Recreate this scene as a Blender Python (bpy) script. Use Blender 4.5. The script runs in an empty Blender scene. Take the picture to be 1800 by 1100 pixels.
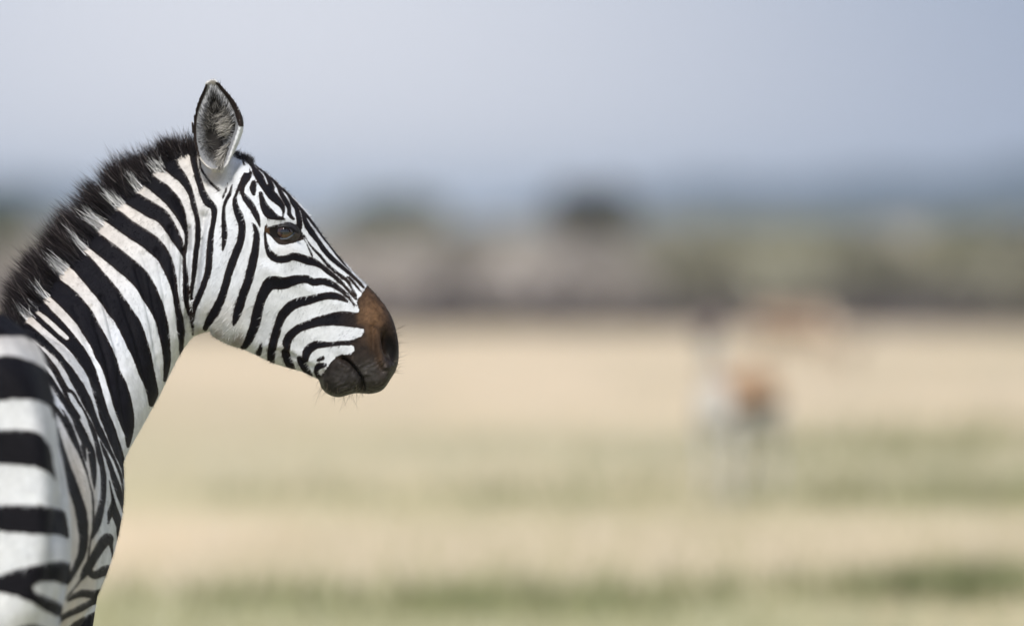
import bpy, bmesh, math, random
import numpy as np
from mathutils import Vector, Matrix

random.seed(7)
rng = np.random.default_rng(11)
scene = bpy.context.scene
col = scene.collection

# ------------------------------------------------------------------ camera, sky, sun, exposure
CAM_H, FPX, HOR = 1.42, 15000.0, 390.0          # eye height (m), focal length in photo pixels, horizon row
cam_data = bpy.data.cameras.new('camera')
cam_data.sensor_width = 36.0
cam_data.lens = FPX / 1800.0 * 36.0             # 300 mm telephoto
cam_data.shift_y = -(550.0 - HOR) / 1800.0
cam_data.clip_start, cam_data.clip_end = 0.5, 40000.0
cam_data.dof.use_dof = True
cam_data.dof.focus_distance = 15.25
cam_data.dof.aperture_fstop = 2.5
cam_data.dof.aperture_blades = 0
cam = bpy.data.objects.new('camera', cam_data)
cam.location = (0, 0, CAM_H)
cam.rotation_euler = (math.radians(90), 0, 0)
col.objects.link(cam)
scene.camera = cam

SUN_EL, SUN_AZ = math.radians(42), math.radians(186)     # azimuth clockwise from +Y (behind the camera, left)
world = bpy.data.worlds.new('World')
scene.world = world
world.use_nodes = True
wn, wl = world.node_tree.nodes, world.node_tree.links
wn.clear()
wo = wn.new('ShaderNodeOutputWorld'); bg = wn.new('ShaderNodeBackground')
sky = wn.new('ShaderNodeTexSky'); sky.sky_type = 'NISHITA'; sky.sun_disc = False
sky.sun_elevation = SUN_EL; sky.sun_rotation = SUN_AZ
sky.air_density = 1.0; sky.dust_density = 0.6; sky.ozone_density = 2.0
# thin high overcast: a broken grey-blue cloud sheet over the whole sky
wtc = wn.new('ShaderNodeTexCoord')
wnz = wn.new('ShaderNodeTexNoise'); wnz.inputs['Scale'].default_value = 5.0; wnz.inputs['Detail'].default_value = 2.0
wmap = wn.new('ShaderNodeMapping'); wmap.inputs['Scale'].default_value = (1.0, 1.0, 1.6)
wmap.inputs['Location'].default_value = (0.37, 0.11, 0.2)
wl.new(wtc.outputs['Generated'], wmap.inputs['Vector']); wl.new(wmap.outputs['Vector'], wnz.inputs['Vector'])
wramp = wn.new('ShaderNodeValToRGB')
wramp.color_ramp.elements[0].position = 0.0; wramp.color_ramp.elements[0].color = (2.1, 2.8, 4.6, 1)
wramp.color_ramp.elements[1].position = 1.0; wramp.color_ramp.elements[1].color = (9.1, 9.05, 9.8, 1)
# long soft rolls of cloud right across the sky, broken up by noise
wsep = wn.new('ShaderNodeSeparateXYZ'); wl.new(wtc.outputs['Generated'], wsep.inputs[0])
def wmath(op, a, b):
    k = wn.new('ShaderNodeMath'); k.operation = op
    for i, q in enumerate((a, b)):
        if q is None: continue
        if isinstance(q, (int, float)): k.inputs[i].default_value = q
        else: wl.new(q, k.inputs[i])
    return k.outputs[0]
wroll = wmath('SINE', wmath('ADD', wmath('MULTIPLY', wsep.outputs['X'], -26.0), 0.79), None)
wfac = wmath('ADD', wmath('MULTIPLY', wroll, 0.35), wmath('ADD', wmath('MULTIPLY', wnz.outputs['Fac'], 0.24), wmath('ADD', wmath('MULTIPLY', wmath('POWER', 2.718, wmath('MULTIPLY', wmath('MAXIMUM', wsep.outputs['Z'], 0.0), -40.0)), 0.34), 0.20)))
wl.new(wfac, wramp.inputs['Fac'])
wmix = wn.new('ShaderNodeMix'); wmix.data_type = 'RGBA'; wmix.inputs['Factor'].default_value = 0.86
wl.new(sky.outputs['Color'], wmix.inputs['A']); wl.new(wramp.outputs['Color'], wmix.inputs['B'])
wl.new(wmix.outputs['Result'], bg.inputs['Color'])
bg.inputs['Strength'].default_value = 0.085
wl.new(bg.outputs['Background'], wo.inputs['Surface'])

sun_data = bpy.data.lights.new('sun', 'SUN')
sun_data.energy = 3.0; sun_data.angle = math.radians(9); sun_data.color = (1.0, 0.955, 0.89)
sun = bpy.data.objects.new('sun', sun_data)
sdir = Vector((math.sin(SUN_AZ) * math.cos(SUN_EL), math.cos(SUN_AZ) * math.cos(SUN_EL), math.sin(SUN_EL)))
sun.rotation_euler = (-sdir).to_track_quat('-Z', 'Y').to_euler()
sun.location = (-8, -6, 20)
col.objects.link(sun)

vs = scene.view_settings
vs.view_transform = 'Standard'; vs.look = 'None'; vs.exposure = 0.32; vs.gamma = 1.0; vs.use_curve_mapping = False
scene.cycles.use_denoising = True
scene.cycles.denoising_prefilter = 'ACCURATE'
scene.cycles.max_bounces = 6
scene.cycles.volume_bounces = 0
scene.cycles.sample_clamp_indirect = 8

# ------------------------------------------------------------------ helpers
def tag(o, label=None, cat=None, group=None, kind=None):
    if label: o['label'] = label
    if cat: o['category'] = cat
    if group: o['group'] = group
    if kind: o['kind'] = kind
    return o

def empty(name, loc=(0, 0, 0), rz=0.0):
    e = bpy.data.objects.new(name, None); e.location = loc; e.rotation_euler = (0, 0, rz)
    e.empty_display_size = 0.2
    col.objects.link(e); return e

def link_mesh(name, me, parent=None, mat=None):
    o = bpy.data.objects.new(name, me)
    if mat is not None:
        me.materials.clear(); me.materials.append(mat)
    col.objects.link(o)
    if parent is not None:
        o.parent = parent
        o.matrix_parent_inverse = Matrix.Translation(-Vector(parent.location)) if parent.rotation_euler.z == 0 else Matrix.Identity(4)
    return o

def P(u, v, Y):
    """point at distance Y whose photo column / row are u, v"""
    return np.array(((u - 900.0) / FPX * Y, Y, CAM_H - (v - HOR) / FPX * Y))

def np_mesh(name, verts, faces, smooth=True):
    """fast mesh from arrays; faces is (n,3) or (n,4)"""
    verts = np.ascontiguousarray(verts, dtype=np.float32); faces = np.ascontiguousarray(faces, dtype=np.int32)
    k = faces.shape[1]
    me = bpy.data.meshes.new(name)
    me.vertices.add(len(verts)); me.vertices.foreach_set('co', verts.ravel())
    me.loops.add(faces.size); me.loops.foreach_set('vertex_index', faces.ravel())
    me.polygons.add(len(faces))
    me.polygons.foreach_set('loop_start', np.arange(0, faces.size, k, dtype=np.int32))
    me.polygons.foreach_set('loop_total', np.full(len(faces), k, dtype=np.int32))
    me.polygons.foreach_set('use_smooth', np.full(len(faces), smooth, dtype=bool))
    me.update(calc_edges=True)
    return me

def color_attr(me, name, rgb):
    a = me.attributes.new(name, 'FLOAT_COLOR', 'POINT')
    d = np.ones((len(rgb), 4), dtype=np.float32); d[:, :3] = rgb
    a.data.foreach_set('color', d.ravel())

def float_attr(me, name, val):
    a = me.attributes.new(name, 'FLOAT', 'POINT')
    a.data.foreach_set('value', np.ascontiguousarray(val, dtype=np.float32))

def mat_new(name):
    m = bpy.data.materials.new(name); m.use_nodes = True
    n = m.node_tree.nodes; l = m.node_tree.links
    return m, n, l, n['Principled BSDF']

def simple_mat(name, rgb, rough=0.7, var=0.15, scale=8.0, bump=0.0, spec=0.3):
    m, n, l, b = mat_new(name)
    tc = n.new('ShaderNodeTexCoord'); nz = n.new('ShaderNodeTexNoise')
    nz.inputs['Scale'].default_value = scale; nz.inputs['Detail'].default_value = 5
    l.new(tc.outputs['Object'], nz.inputs['Vector'])
    r = n.new('ShaderNodeValToRGB')
    r.color_ramp.elements[0].position = 0.3; r.color_ramp.elements[1].position = 0.7
    r.color_ramp.elements[0].color = tuple(c * (1 - var) for c in rgb) + (1,)
    r.color_ramp.elements[1].color = tuple(min(1, c * (1 + var)) for c in rgb) + (1,)
    l.new(nz.outputs['Fac'], r.inputs['Fac']); l.new(r.outputs['Color'], b.inputs['Base Color'])
    b.inputs['Roughness'].default_value = rough; b.inputs['Specular IOR Level'].default_value = spec
    if bump:
        bp = n.new('ShaderNodeBump'); bp.inputs['Strength'].default_value = bump
        l.new(nz.outputs['Fac'], bp.inputs['Height']); l.new(bp.outputs['Normal'], b.inputs['Normal'])
    return m

def attr_mat(name, attr, rough=0.7, spec=0.3, var=0.0, scale=3.0):
    m, n, l, b = mat_new(name)
    a = n.new('ShaderNodeAttribute'); a.attribute_name = attr
    src = a.outputs['Color']
    if var:
        tc = n.new('ShaderNodeTexCoord'); nz = n.new('ShaderNodeTexNoise')
        nz.inputs['Scale'].default_value = scale; nz.inputs['Detail'].default_value = 4
        l.new(tc.outputs['Object'], nz.inputs['Vector'])
        mr = n.new('ShaderNodeMapRange'); mr.inputs[3].default_value = 1 - var; mr.inputs[4].default_value = 1 + var
        l.new(nz.outputs['Fac'], mr.inputs[0])
        mx = n.new('ShaderNodeVectorMath'); mx.operation = 'SCALE'
        l.new(src, mx.inputs[0]); l.new(mr.outputs[0], mx.inputs['Scale']); src = mx.outputs[0]
    l.new(src, b.inputs['Base Color'])
    b.inputs['Roughness'].default_value = rough; b.inputs['Specular IOR Level'].default_value = spec
    return m

def catmull(pts, sub=5):
    pts = np.asarray(pts, float)
    if len(pts) < 3:
        t = np.linspace(0, 1, sub + 1)[:, None]
        return pts[0] * (1 - t) + pts[-1] * t
    out = []
    ext = np.vstack([2 * pts[0] - pts[1], pts, 2 * pts[-1] - pts[-2]])
    for i in range(1, len(ext) - 2):
        p0, p1, p2, p3 = ext[i - 1], ext[i], ext[i + 1], ext[i + 2]
        for t in np.arange(sub) / sub:
            out.append(0.5 * (2 * p1 + (p2 - p0) * t + (2 * p0 - 5 * p1 + 4 * p2 - p3) * t * t + (3 * p1 - p0 - 3 * p2 + p3) * t ** 3))
    out.append(ext[-2])
    return np.array(out)

def vnoise(p, seed=0):
    """smooth value noise in [-1, 1] for an (n, k) array"""
    p = np.asarray(p, float); i = np.floor(p).astype(np.int64); f = p - i; f = f * f * (3 - 2 * f)
    k = p.shape[1]; tot = np.zeros(len(p))
    for c in range(2 ** k):
        h = np.full(len(p), seed * 1013 + 7, dtype=np.int64); w = np.ones(len(p))
        for a in range(k):
            b = (c >> a) & 1
            h = (h * 374761393 + (i[:, a] + b) * 668265263) & 0x7fffffff
            h = ((h ^ (h >> 13)) * 1274126177) & 0x7fffffff
            w = w * (f[:, a] if b else 1 - f[:, a])
        tot += w * ((h % 65521) / 65521.0 * 2 - 1)
    return tot

def stroke_sd(U, V, pts, sub=5):
    """signed distance (pixels, negative inside) to a tapering stroke (u, v, width)"""
    s = catmull(pts, sub); s[:, 2] = np.maximum(s[:, 2], 0.2)
    sd = np.full(len(U), 40.0)
    pad = s[:, 2].max() / 2 + 18
    idx = np.nonzero((U > s[:, 0].min() - pad) & (U < s[:, 0].max() + pad) & (V > s[:, 1].min() - pad) & (V < s[:, 1].max() + pad))[0]
    if not len(idx): return sd
    u, v = U[idx], V[idx]; best = np.full(len(idx), 40.0)
    for a, b in zip(s[:-1], s[1:]):
        d = b[:2] - a[:2]; L2 = max(1e-6, d @ d)
        t = np.clip(((u - a[0]) * d[0] + (v - a[1]) * d[1]) / L2, 0, 1)
        r = np.hypot(u - a[0] - d[0] * t, v - a[1] - d[1] * t) - 0.5 * (a[2] + (b[2] - a[2]) * t)
        best = np.minimum(best, r)
    sd[idx] = best
    return sd

def poly_sd(U, V, pts, pad=25):
    p = np.asarray(pts, float); sd = np.full(len(U), 40.0)
    idx = np.nonzero((U > p[:, 0].min() - pad) & (U < p[:, 0].max() + pad) & (V > p[:, 1].min() - pad) & (V < p[:, 1].max() + pad))[0]
    if not len(idx): return sd
    u, v = U[idx], V[idx]; d2 = np.full(len(idx), 1e9); ins = np.zeros(len(idx), bool)
    for a, b in zip(p, np.roll(p, -1, 0)):
        d = b - a; t = np.clip(((u - a[0]) * d[0] + (v - a[1]) * d[1]) / max(1e-9, d @ d), 0, 1)
        d2 = np.minimum(d2, (u - a[0] - d[0] * t) ** 2 + (v - a[1] - d[1] * t) ** 2)
        c = (a[1] > v) != (b[1] > v)
        with np.errstate(divide='ignore', invalid='ignore'):
            ins ^= c & (u < (b[0] - a[0]) * (v - a[1]) / (b[1] - a[1] if b[1] != a[1] else 1e-9) + a[0])
    sd[idx] = np.sqrt(d2) * np.where(ins, -1, 1)
    return sd

def loft(stations, n=40, sub=4):
    """closed tube; station = (top xyz, bottom xyz, lateral unit xyz, half width, k, e)"""
    rows = np.array([np.concatenate([s[0], s[1], s[2], [s[3], s[4], s[5]]]) for s in stations])
    rows = catmull(rows, sub)
    th = np.arange(n) / n * 2 * math.pi
    cz, sy = np.cos(th), np.sin(th)
    V = []
    for r in rows:
        T, B, L, w, k, e = r[:3], r[3:6], r[6:9], r[9], r[10], r[11]
        z = np.sign(cz) * np.abs(cz) ** e; y = np.sign(sy) * np.abs(sy) ** e
        L = L / np.linalg.norm(L)
        V.append((T + B) / 2 + np.outer(z, (T - B) / 2) + np.outer(y * w * (1 + k * z), L))
    m = len(V); V = np.vstack(V + [V[0].mean(0)[None], V[-1].mean(0)[None]])
    F = []
    for i in range(m - 1):
        for j in range(n):
            a, b = i * n + j, i * n + (j + 1) % n
            F.append((a, b, b + n)); F.append((a, b + n, a + n))
    for j in range(n):
        F.append((m * n, (j + 1) % n, j)); F.append((m * n + 1, (m - 1) * n + j, (m - 1) * n + (j + 1) % n))
    return V, np.array(F)

def tube(points, n=20, sub=4, e=1.0):
    """points (x, y, z, rx, ry) down a leg: horizontal ellipses"""
    p = catmull(points, sub); th = np.arange(n) / n * 2 * math.pi; V = []
    for x, y, z, rx, ry in p:
        V.append(np.c_[x + rx * np.sign(np.cos(th)) * np.abs(np.cos(th)) ** e, y + ry * np.sign(np.sin(th)) * np.abs(np.sin(th)) ** e, np.full(n, z)])
    m = len(V); V = np.vstack(V + [V[0].mean(0)[None], V[-1].mean(0)[None]]); F = []
    for i in range(m - 1):
        for j in range(n):
            a, b = i * n + j, i * n + (j + 1) % n
            F.append((a, b, b + n)); F.append((a, b + n, a + n))
    for j in range(n):
        F.append((m * n, (j + 1) % n, j)); F.append((m * n + 1, (m - 1) * n + j, (m - 1) * n + (j + 1) % n))
    return V, np.array(F)

def joined(parts):
    Vs, Fs, o = [], [], 0
    for V, F in parts:
        Vs.append(V); Fs.append(F + o); o += len(V)
    return np.vstack(Vs), np.vstack(Fs)

def remeshed(name, V, F, voxel, smooth_it):
    me = np_mesh(name + '_cage', V, F)
    bm = bmesh.new(); bm.from_mesh(me)
    bmesh.ops.recalc_face_normals(bm, faces=bm.faces); bm.to_mesh(me); bm.free()
    o = bpy.data.objects.new(name + '_cage', me); col.objects.link(o)
    r = o.modifiers.new('r', 'REMESH'); r.mode = 'VOXEL'; r.voxel_size = voxel; r.adaptivity = 0
    if smooth_it:
        s = o.modifiers.new('s', 'SMOOTH'); s.factor = 0.5; s.iterations = smooth_it
    dg = bpy.context.evaluated_depsgraph_get()
    out = bpy.data.meshes.new_from_object(o.evaluated_get(dg))
    bpy.data.objects.remove(o); bpy.data.meshes.remove(me)
    out.name = name
    return out

def co_of(me):
    a = np.empty(len(me.vertices) * 3, dtype=np.float32); me.vertices.foreach_get('co', a); return a.reshape(-1, 3).astype(float)

def nrm_of(me):
    a = np.empty(len(me.vertices) * 3, dtype=np.float32); me.vertex_normals.foreach_get('vector', a); return a.reshape(-1, 3).astype(float)

def strands(roots, dirs, lens, wids, bend, seg, c0, c1, side=None, grav=0.0):
    """tapered ribbons. bend: (n,3) sideways offset reached at the tip; colours root -> tip (n,3)"""
    n = len(roots)
    if side is None:
        side = np.cross(dirs, rng.normal(size=(n, 3)))
    side = side / np.maximum(1e-9, np.linalg.norm(side, axis=1))[:, None]
    ts = np.linspace(0, 1, seg + 1)
    V, C = [], []
    for t in ts[:-1]:
        c = roots + dirs * (lens * t)[:, None] + bend * t * t
        w = (wids * (1 - 0.75 * t) * 0.5)[:, None] * side
        V += [c - w, c + w]
        k = c0 + (c1 - c0) * t; C += [k, k]
    V.append(roots + dirs * lens[:, None] + bend); C.append(c1)
    m = 2 * seg + 1
    V = np.stack(V, 1).reshape(-1, 3); C = np.stack(C, 1).reshape(-1, 3)
    base = (np.arange(n) * m)[:, None]
    F = []
    for s in range(seg - 1):
        a = 2 * s
        F += [base + np.array([[a, a + 1, a + 3]]), base + np.array([[a, a + 3, a + 2]])]
    a = 2 * (seg - 1)
    F.append(base + np.array([[a, a + 1, a + 2]]))
    return V, np.vstack(F), C

# ------------------------------------------------------------------ ground, hills, haze
def ground_material():
    m, n, l, b = mat_new('dry_savanna')
    geo = n.new('ShaderNodeNewGeometry')
    sep = n.new('ShaderNodeSeparateXYZ'); l.new(geo.outputs['Position'], sep.inputs[0])
    def noise(scale, loc, detail=3.0):
        mp = n.new('ShaderNodeMapping'); mp.inputs['Scale'].default_value = scale; mp.inputs['Location'].default_value = loc
        l.new(geo.outputs['Position'], mp.inputs['Vector'])
        t = n.new('ShaderNodeTexNoise'); t.inputs['Scale'].default_value = 1.0; t.inputs['Detail'].default_value = detail
        l.new(mp.outputs['Vector'], t.inputs['Vector']); return t.outputs['Fac']
    wob = noise((0.25, 0.1, 0.1), (3, 8, 0))
    mw = n.new('ShaderNodeMath'); mw.operation = 'MULTIPLY_ADD'; mw.inputs[1].default_value = 5.0; mw.inputs[2].default_value = -2.5
    l.new(wob, mw.inputs[0])
    ad = n.new('ShaderNodeMath'); ad.operation = 'ADD'; l.new(sep.outputs['Y'], ad.inputs[0]); l.new(mw.outputs[0], ad.inputs[1])
    mr = n.new('ShaderNodeMapRange'); mr.inputs[1].default_value = 24; mr.inputs[2].default_value = 130
    l.new(ad.outputs[0], mr.inputs[0])
    ramp = n.new('ShaderNodeValToRGB'); cr = ramp.color_ramp; cr.interpolation = 'EASE'
    # zones of grass growth across the plain (distance along the ground): moist green strips, bleached straw
    zones = [(24, 'g'), (31.5, 'g'), (34.2, 't'), (37.2, 't2'), (40.5, 't'), (42.2, 'g2'), (44.6, 'g2'), (48, 'o'), (54, 'o'), (60, 's0'), (68, 's'), (130, 's')]
    pal = {'g': (0.49, 0.465, 0.275), 'g2': (0.575, 0.53, 0.325), 't': (0.71, 0.595, 0.41), 't2': (0.745, 0.615, 0.43),
           'o': (0.585, 0.525, 0.355), 's0': (0.645, 0.55, 0.38), 's': (0.70, 0.585, 0.42)}
    while len(cr.elements) < len(zones): cr.elements.new(0.5)
    for e, (d, k) in zip(cr.elements, zones):
        e.position = (d - 24) / 106.0; e.color = pal[k] + (1,)
    l.new(mr.outputs[0], ramp.inputs['Fac'])
    # green flushes, more of them towards +X
    patch = noise((0.95, 0.20, 0.1), (1.3, 0.4, 0.0), 4.0)
    gx = n.new('ShaderNodeMapRange'); gx.inputs[1].default_value = -3.0; gx.inputs[2].default_value = 4.0; gx.inputs[3].default_value = -0.10; gx.inputs[4].default_value = 0.09
    l.new(sep.outputs['X'], gx.inputs[0])
    ga = n.new('ShaderNodeMath'); ga.operation = 'ADD'; l.new(patch, ga.inputs[0]); l.new(gx.outputs[0], ga.inputs[1])
    pr = n.new('ShaderNodeMapRange'); pr.inputs[1].default_value = 0.48; pr.inputs[2].default_value = 0.75; pr.inputs[4].default_value = 0.36
    l.new(ga.outputs[0], pr.inputs[0])
    mx = n.new('ShaderNodeMix'); mx.data_type = 'RGBA'; l.new(pr.outputs[0], mx.inputs['Factor'])
    l.new(ramp.outputs['Color'], mx.inputs['A']); mx.inputs['B'].default_value = (0.17, 0.18, 0.085, 1)
    # fine straw grain
    fine = noise((9, 9, 9), (0, 0, 0), 6.0)
    fr = n.new('ShaderNodeMapRange'); fr.inputs[1].default_value = 0.25; fr.inputs[2].default_value = 0.75; fr.inputs[3].default_value = 0.72; fr.inputs[4].default_value = 1.2
    l.new(fine, fr.inputs[0])
    sc = n.new('ShaderNodeVectorMath'); sc.operation = 'SCALE'; l.new(mx.outputs['Result'], sc.inputs[0]); l.new(fr.outputs[0], sc.inputs['Scale'])
    l.new(sc.outputs[0], b.inputs['Base Color']); b.inputs['Roughness'].default_value = 0.95; b.inputs['Specular IOR Level'].default_value = 0.1
    bp = n.new('ShaderNodeBump'); bp.inputs['Strength'].default_value = 0.5; bp.inputs['Distance'].default_value = 0.05
    l.new(fine, bp.inputs['Height']); l.new(bp.outputs['Normal'], b.inputs['Normal'])
    return m

gs = np.array([-7800, -1500, -300, -60, -20, -8, 0, 8, 20, 60, 300, 1500, 7800], float)
gy = np.array([-250, -60, -10, 5, 12, 18, 26, 36, 48, 64, 84, 110, 150, 220, 400, 900, 2500, 6000, 11800], float)
GV = np.array([[x, y, 0.0] for y in gy for x in gs])
nx = len(gs)
GF = np.array([[j * nx + i, j * nx + i + 1, (j + 1) * nx + i + 1, (j + 1) * nx + i] for j in range(len(gy) - 1) for i in range(nx - 1)])
ground = link_mesh('ground', np_mesh('ground', GV, GF), None, ground_material())
tag(ground, kind='structure')

# far ridge: a long low range of hills with its own depth, bluish only through the air in front of it
hu = np.linspace(-1500, 3300, 61)
htop = np.interp(hu, [-1500, -200, 60, 260, 500, 800, 1000, 1200, 1500, 1800, 2300, 3300], [352, 322, 318, 345, 372, 384, 352, 322, 312, 286, 270, 320])
HVs, rows = [], []
prof = [(0.0, -0.5, 4300), (0.35, 0.35, 4450), (0.7, 0.75, 4650), (1.0, 1.0, 4950), (0.8, 0.8, 5300), (0.3, 0.3, 5700), (0.0, -0.5, 6100)]
for k, (a, _, Y) in enumerate(prof):
    for j, (u, v) in enumerate(zip(hu, htop)):
        x = (u - 900) / FPX * 4950; z = max(2.0, (HOR - v) / FPX * 4950 + CAM_H)
        z = z * a * (1 + 0.10 * math.sin(j * 1.7 + k * 2.1) * (1 if 0 < k < 6 else 0)) - (0.5 if k in (0, 6) else 0)
        HVs.append((x, Y, z))
nh = len(hu)
HF = np.array([[k * nh + j, k * nh + j + 1, (k + 1) * nh + j + 1, (k + 1) * nh + j] for k in range(len(prof) - 1) for j in range(nh - 1)])
hills = link_mesh('hills', np_mesh('hills', np.array(HVs), HF), None, simple_mat('hill_scrub', (0.05, 0.066, 0.07), 0.95, 0.35, 0.02))
tag(hills, kind='structure')

hx, hy0, hy1, hz0, hz1 = 7950.0, -300.0, 11950.0, -1.2, 48.0
hv = np.array([(x, y, z) for z in (hz0, hz1) for y in (hy0, hy1) for x in (-hx, hx)], float)
hf = np.array([(0, 2, 3, 1), (4, 5, 7, 6), (0, 1, 5, 4), (2, 6, 7, 3), (0, 4, 6, 2), (1, 3, 7, 5)])
hm = bpy.data.materials.new('hazy_air'); hm.use_nodes = True
hm.node_tree.nodes.clear()
ho = hm.node_tree.nodes.new('ShaderNodeOutputMaterial'); hvn = hm.node_tree.nodes.new('ShaderNodeVolumePrincipled')
hvn.inputs['Color'].default_value = (0.72, 0.87, 1.0, 1); hvn.inputs['Density'].default_value = 0.00014; hvn.inputs['Anisotropy'].default_value = 0.1
hm.node_tree.links.new(hvn.outputs['Volume'], ho.inputs['Volume'])
haze = link_mesh('haze', np_mesh('haze', hv, hf, False), None, hm)
tag(haze, kind='stuff', label='pale blue haze hanging over the distant plain', cat='haze')

# ------------------------------------------------------------------ vegetation
def leaf_cloud(centers, radii, counts, size, colors, squash=1.0, seed=1, fill=0.55):
    """many small leaf / twig quads spread through ellipsoids: arrays of verts, faces, colours"""
    r = np.random.default_rng(seed); V, C = [], []
    for c, rad, n, cl in zip(centers, radii, counts, colors):
        d = r.normal(size=(n, 3)); d /= np.linalg.norm(d, axis=1)[:, None]
        rr = r.uniform(fill ** 3, 1, n) ** (1 / 3)
        lump = 1 + 0.28 * vnoise(d * 2.3 + np.array(c) * 3.1, seed)
        p = np.array(c) + d * (rr * lump)[:, None] * np.array(rad)
        a = r.normal(size=(n, 3)); b = np.cross(a, r.normal(size=(n, 3)))
        a /= np.linalg.norm(a, axis=1)[:, None]; b /= np.linalg.norm(b, axis=1)[:, None]
        s = size * r.uniform(0.6, 1.4, n)[:, None]
        q = np.stack([p - a * s, p + b * s * 0.45, p + a * s, p - b * s * 0.45], 1)
        q[:, :, 2] = np.maximum(q[:, :, 2], 0.01)
        V.append(q.reshape(-1, 3))
        cc = np.array(cl) * r.uniform(0.7, 1.3, (n, 1)); C.append(np.repeat(cc, 4, 0))
    V = np.vstack(V); C = np.vstack(C)
    return V, np.arange(len(V)).reshape(-1, 4), C

leaf_mat = attr_mat('leaves', 'tint', 0.8, 0.2)
bark_mat = simple_mat('bark', (0.13, 0.105, 0.085), 0.95, 0.3, 6.0, 0.4)

def limb(p0, p1, r0, r1, n=8, seg=5, wob=0.1, seed=0):
    r = np.random.default_rng(seed); p0, p1 = np.array(p0, float), np.array(p1, float); V = []
    L = np.linalg.norm(p1 - p0)
    off = np.cumsum(r.normal(0, wob * L / seg, (seg + 1, 3)), 0); off[0] = 0
    th = np.arange(n) / n * 2 * math.pi
    ax = (p1 - p0) / L; s = np.cross(ax, (0.3, 0.9, 0.2)); s /= np.linalg.norm(s); t = np.cross(ax, s)
    for k in range(seg + 1):
        f = k / seg; c = p0 + (p1 - p0) * f + off[k]; rad = r0 + (r1 - r0) * f
        V.append(c + rad * (np.outer(np.cos(th), s) + np.outer(np.sin(th), t)))
    F = []
    for k in range(seg):
        for j in range(n):
            a, b = k * n + j, k * n + (j + 1) % n; F += [(a, b, b + n), (a, b + n, a + n)]
    return np.vstack(V), np.array(F)

def tree(name, label, base, height, crown_r, crown_h, color, seed, n_clump=26, group=None):
    r = np.random.default_rng(seed)
    root = empty(name, base); tag(root, label, 'tree', group)
    trunk_h = height - crown_h * 1.2
    parts = [limb((0, 0, -0.05), (0.05, 0, trunk_h), 0.045 * height, 0.03 * height, 10, 6, 0.06, seed)]
    cs, rs, ns, cl = [], [], [], []
    for k in range(n_clump):
        a = r.uniform(0, 2 * math.pi); q = math.sqrt(r.uniform(0.03, 1)); z = height - crown_h + r.uniform(-0.9, 0.75) * crown_h * math.sqrt(max(0.05, 1 - q * q))
        c = (crown_r * q * math.cos(a), crown_r * q * math.sin(a), z); k2 = crown_r * r.uniform(0.24, 0.4)
        cs.append(c); rs.append((k2, k2, k2 * 0.75)); ns.append(420); cl.append(np.array(color) * r.uniform(0.75, 1.25))
        if k % 3 == 0:
            parts.append(limb((0.05, 0, trunk_h * 0.92), c, 0.02 * height, 0.005 * height, 6, 4, 0.12, seed + k))
    V, F = joined(parts)
    for o, me, mt in (('trunk', np_mesh('trunk', V, F), bark_mat),):
        t = bpy.data.objects.new(o, me); me.materials.append(mt); col.objects.link(t); t.parent = root
    V, F, C = leaf_cloud(cs, rs, ns, 0.045 * crown_r ** 0.5 * 1.5, cl, seed=seed)
    me = np_mesh('crown', V, F, False); color_attr(me, 'tint', C); me.materials.append(leaf_mat)
    t = bpy.data.objects.new('crown', me); col.objects.link(t); t.parent = root
    return root

def at(u, Y, z=0.0):
    return ((u - 900) / FPX * Y, Y, z)

tree('acacia_tree', 'round dark olive tree standing alone above the dry scrub', at(1040, 390), 3.75, 1.7, 1.7, (0.042, 0.043, 0.026), 3, 44, group=None)
tree('spreading_tree', 'broad grey green tree behind the head of the zebra', at(690, 430), 2.7, 2.3, 0.75, (0.13, 0.155, 0.115), 5)
tree('leafy_tree', 'deep green tree at the edge of the scrub behind the mane', at(-10, 380), 2.75, 1.8, 0.95, (0.07, 0.095, 0.055), 8)
tree('bushy_tree', 'tall dark brown tree closing the dry scrub on the side of the gazelles', at(1868, 138), 1.5, 0.8, 0.75, (0.11, 0.095, 0.08), 12)

# the thicket of dry scrub along the far edge of the grass: one blurred mass of twigs
r2 = np.random.default_rng(21)
cs, rs, ns, cl = [], [], [], []
for k in range(260):                       # twiggy front edge, coloured dark for the shade under the thicket
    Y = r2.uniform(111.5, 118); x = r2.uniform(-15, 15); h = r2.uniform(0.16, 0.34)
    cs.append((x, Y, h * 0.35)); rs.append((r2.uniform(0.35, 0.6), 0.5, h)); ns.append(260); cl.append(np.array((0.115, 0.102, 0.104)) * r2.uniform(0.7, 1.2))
for k in range(430):                       # pale dry bushes behind it
    Y = r2.uniform(121, 160); x = r2.uniform(-17, 17) * Y / 140; u = 900 + x / Y * FPX
    h = r2.uniform(0.42, 0.78)
    base = np.array((0.37, 0.34, 0.31)) if u < 1150 else np.array((0.29, 0.28, 0.21))
    if r2.uniform() < 0.25: base = base * 0.6
    cs.append((x, Y, h * 0.6)); rs.append((r2.uniform(0.4, 0.8), 0.7, h * r2.uniform(.8, 1.25))); ns.append(230); mt_ = .9 + .36 * float(vnoise(np.array([[x / Y * 140 / .72, 3.3]]), 91)[0])
    rs[-1] = (rs[-1][0], rs[-1][1], rs[-1][2] * (1 + .2 * (1 - mt_)))
    cl.append(base * mt_ * r2.uniform(0.75, 1.15))
for k in range(260):                       # olive bush further off
    Y = r2.uniform(200, 700); x = r2.uniform(-.09, .1) * Y; u = 900 + x / Y * FPX
    h = r2.uniform(0.5, 0.8) * (1.25 if u > 1150 else 0.85)
    cs.append((x, Y, h * 0.85)); rs.append((r2.uniform(1.1, 2.2), 1.2, h)); ns.append(330); cl.append(np.array((0.18, 0.18, 0.10)) * r2.uniform(0.75, 1.2))
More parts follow.
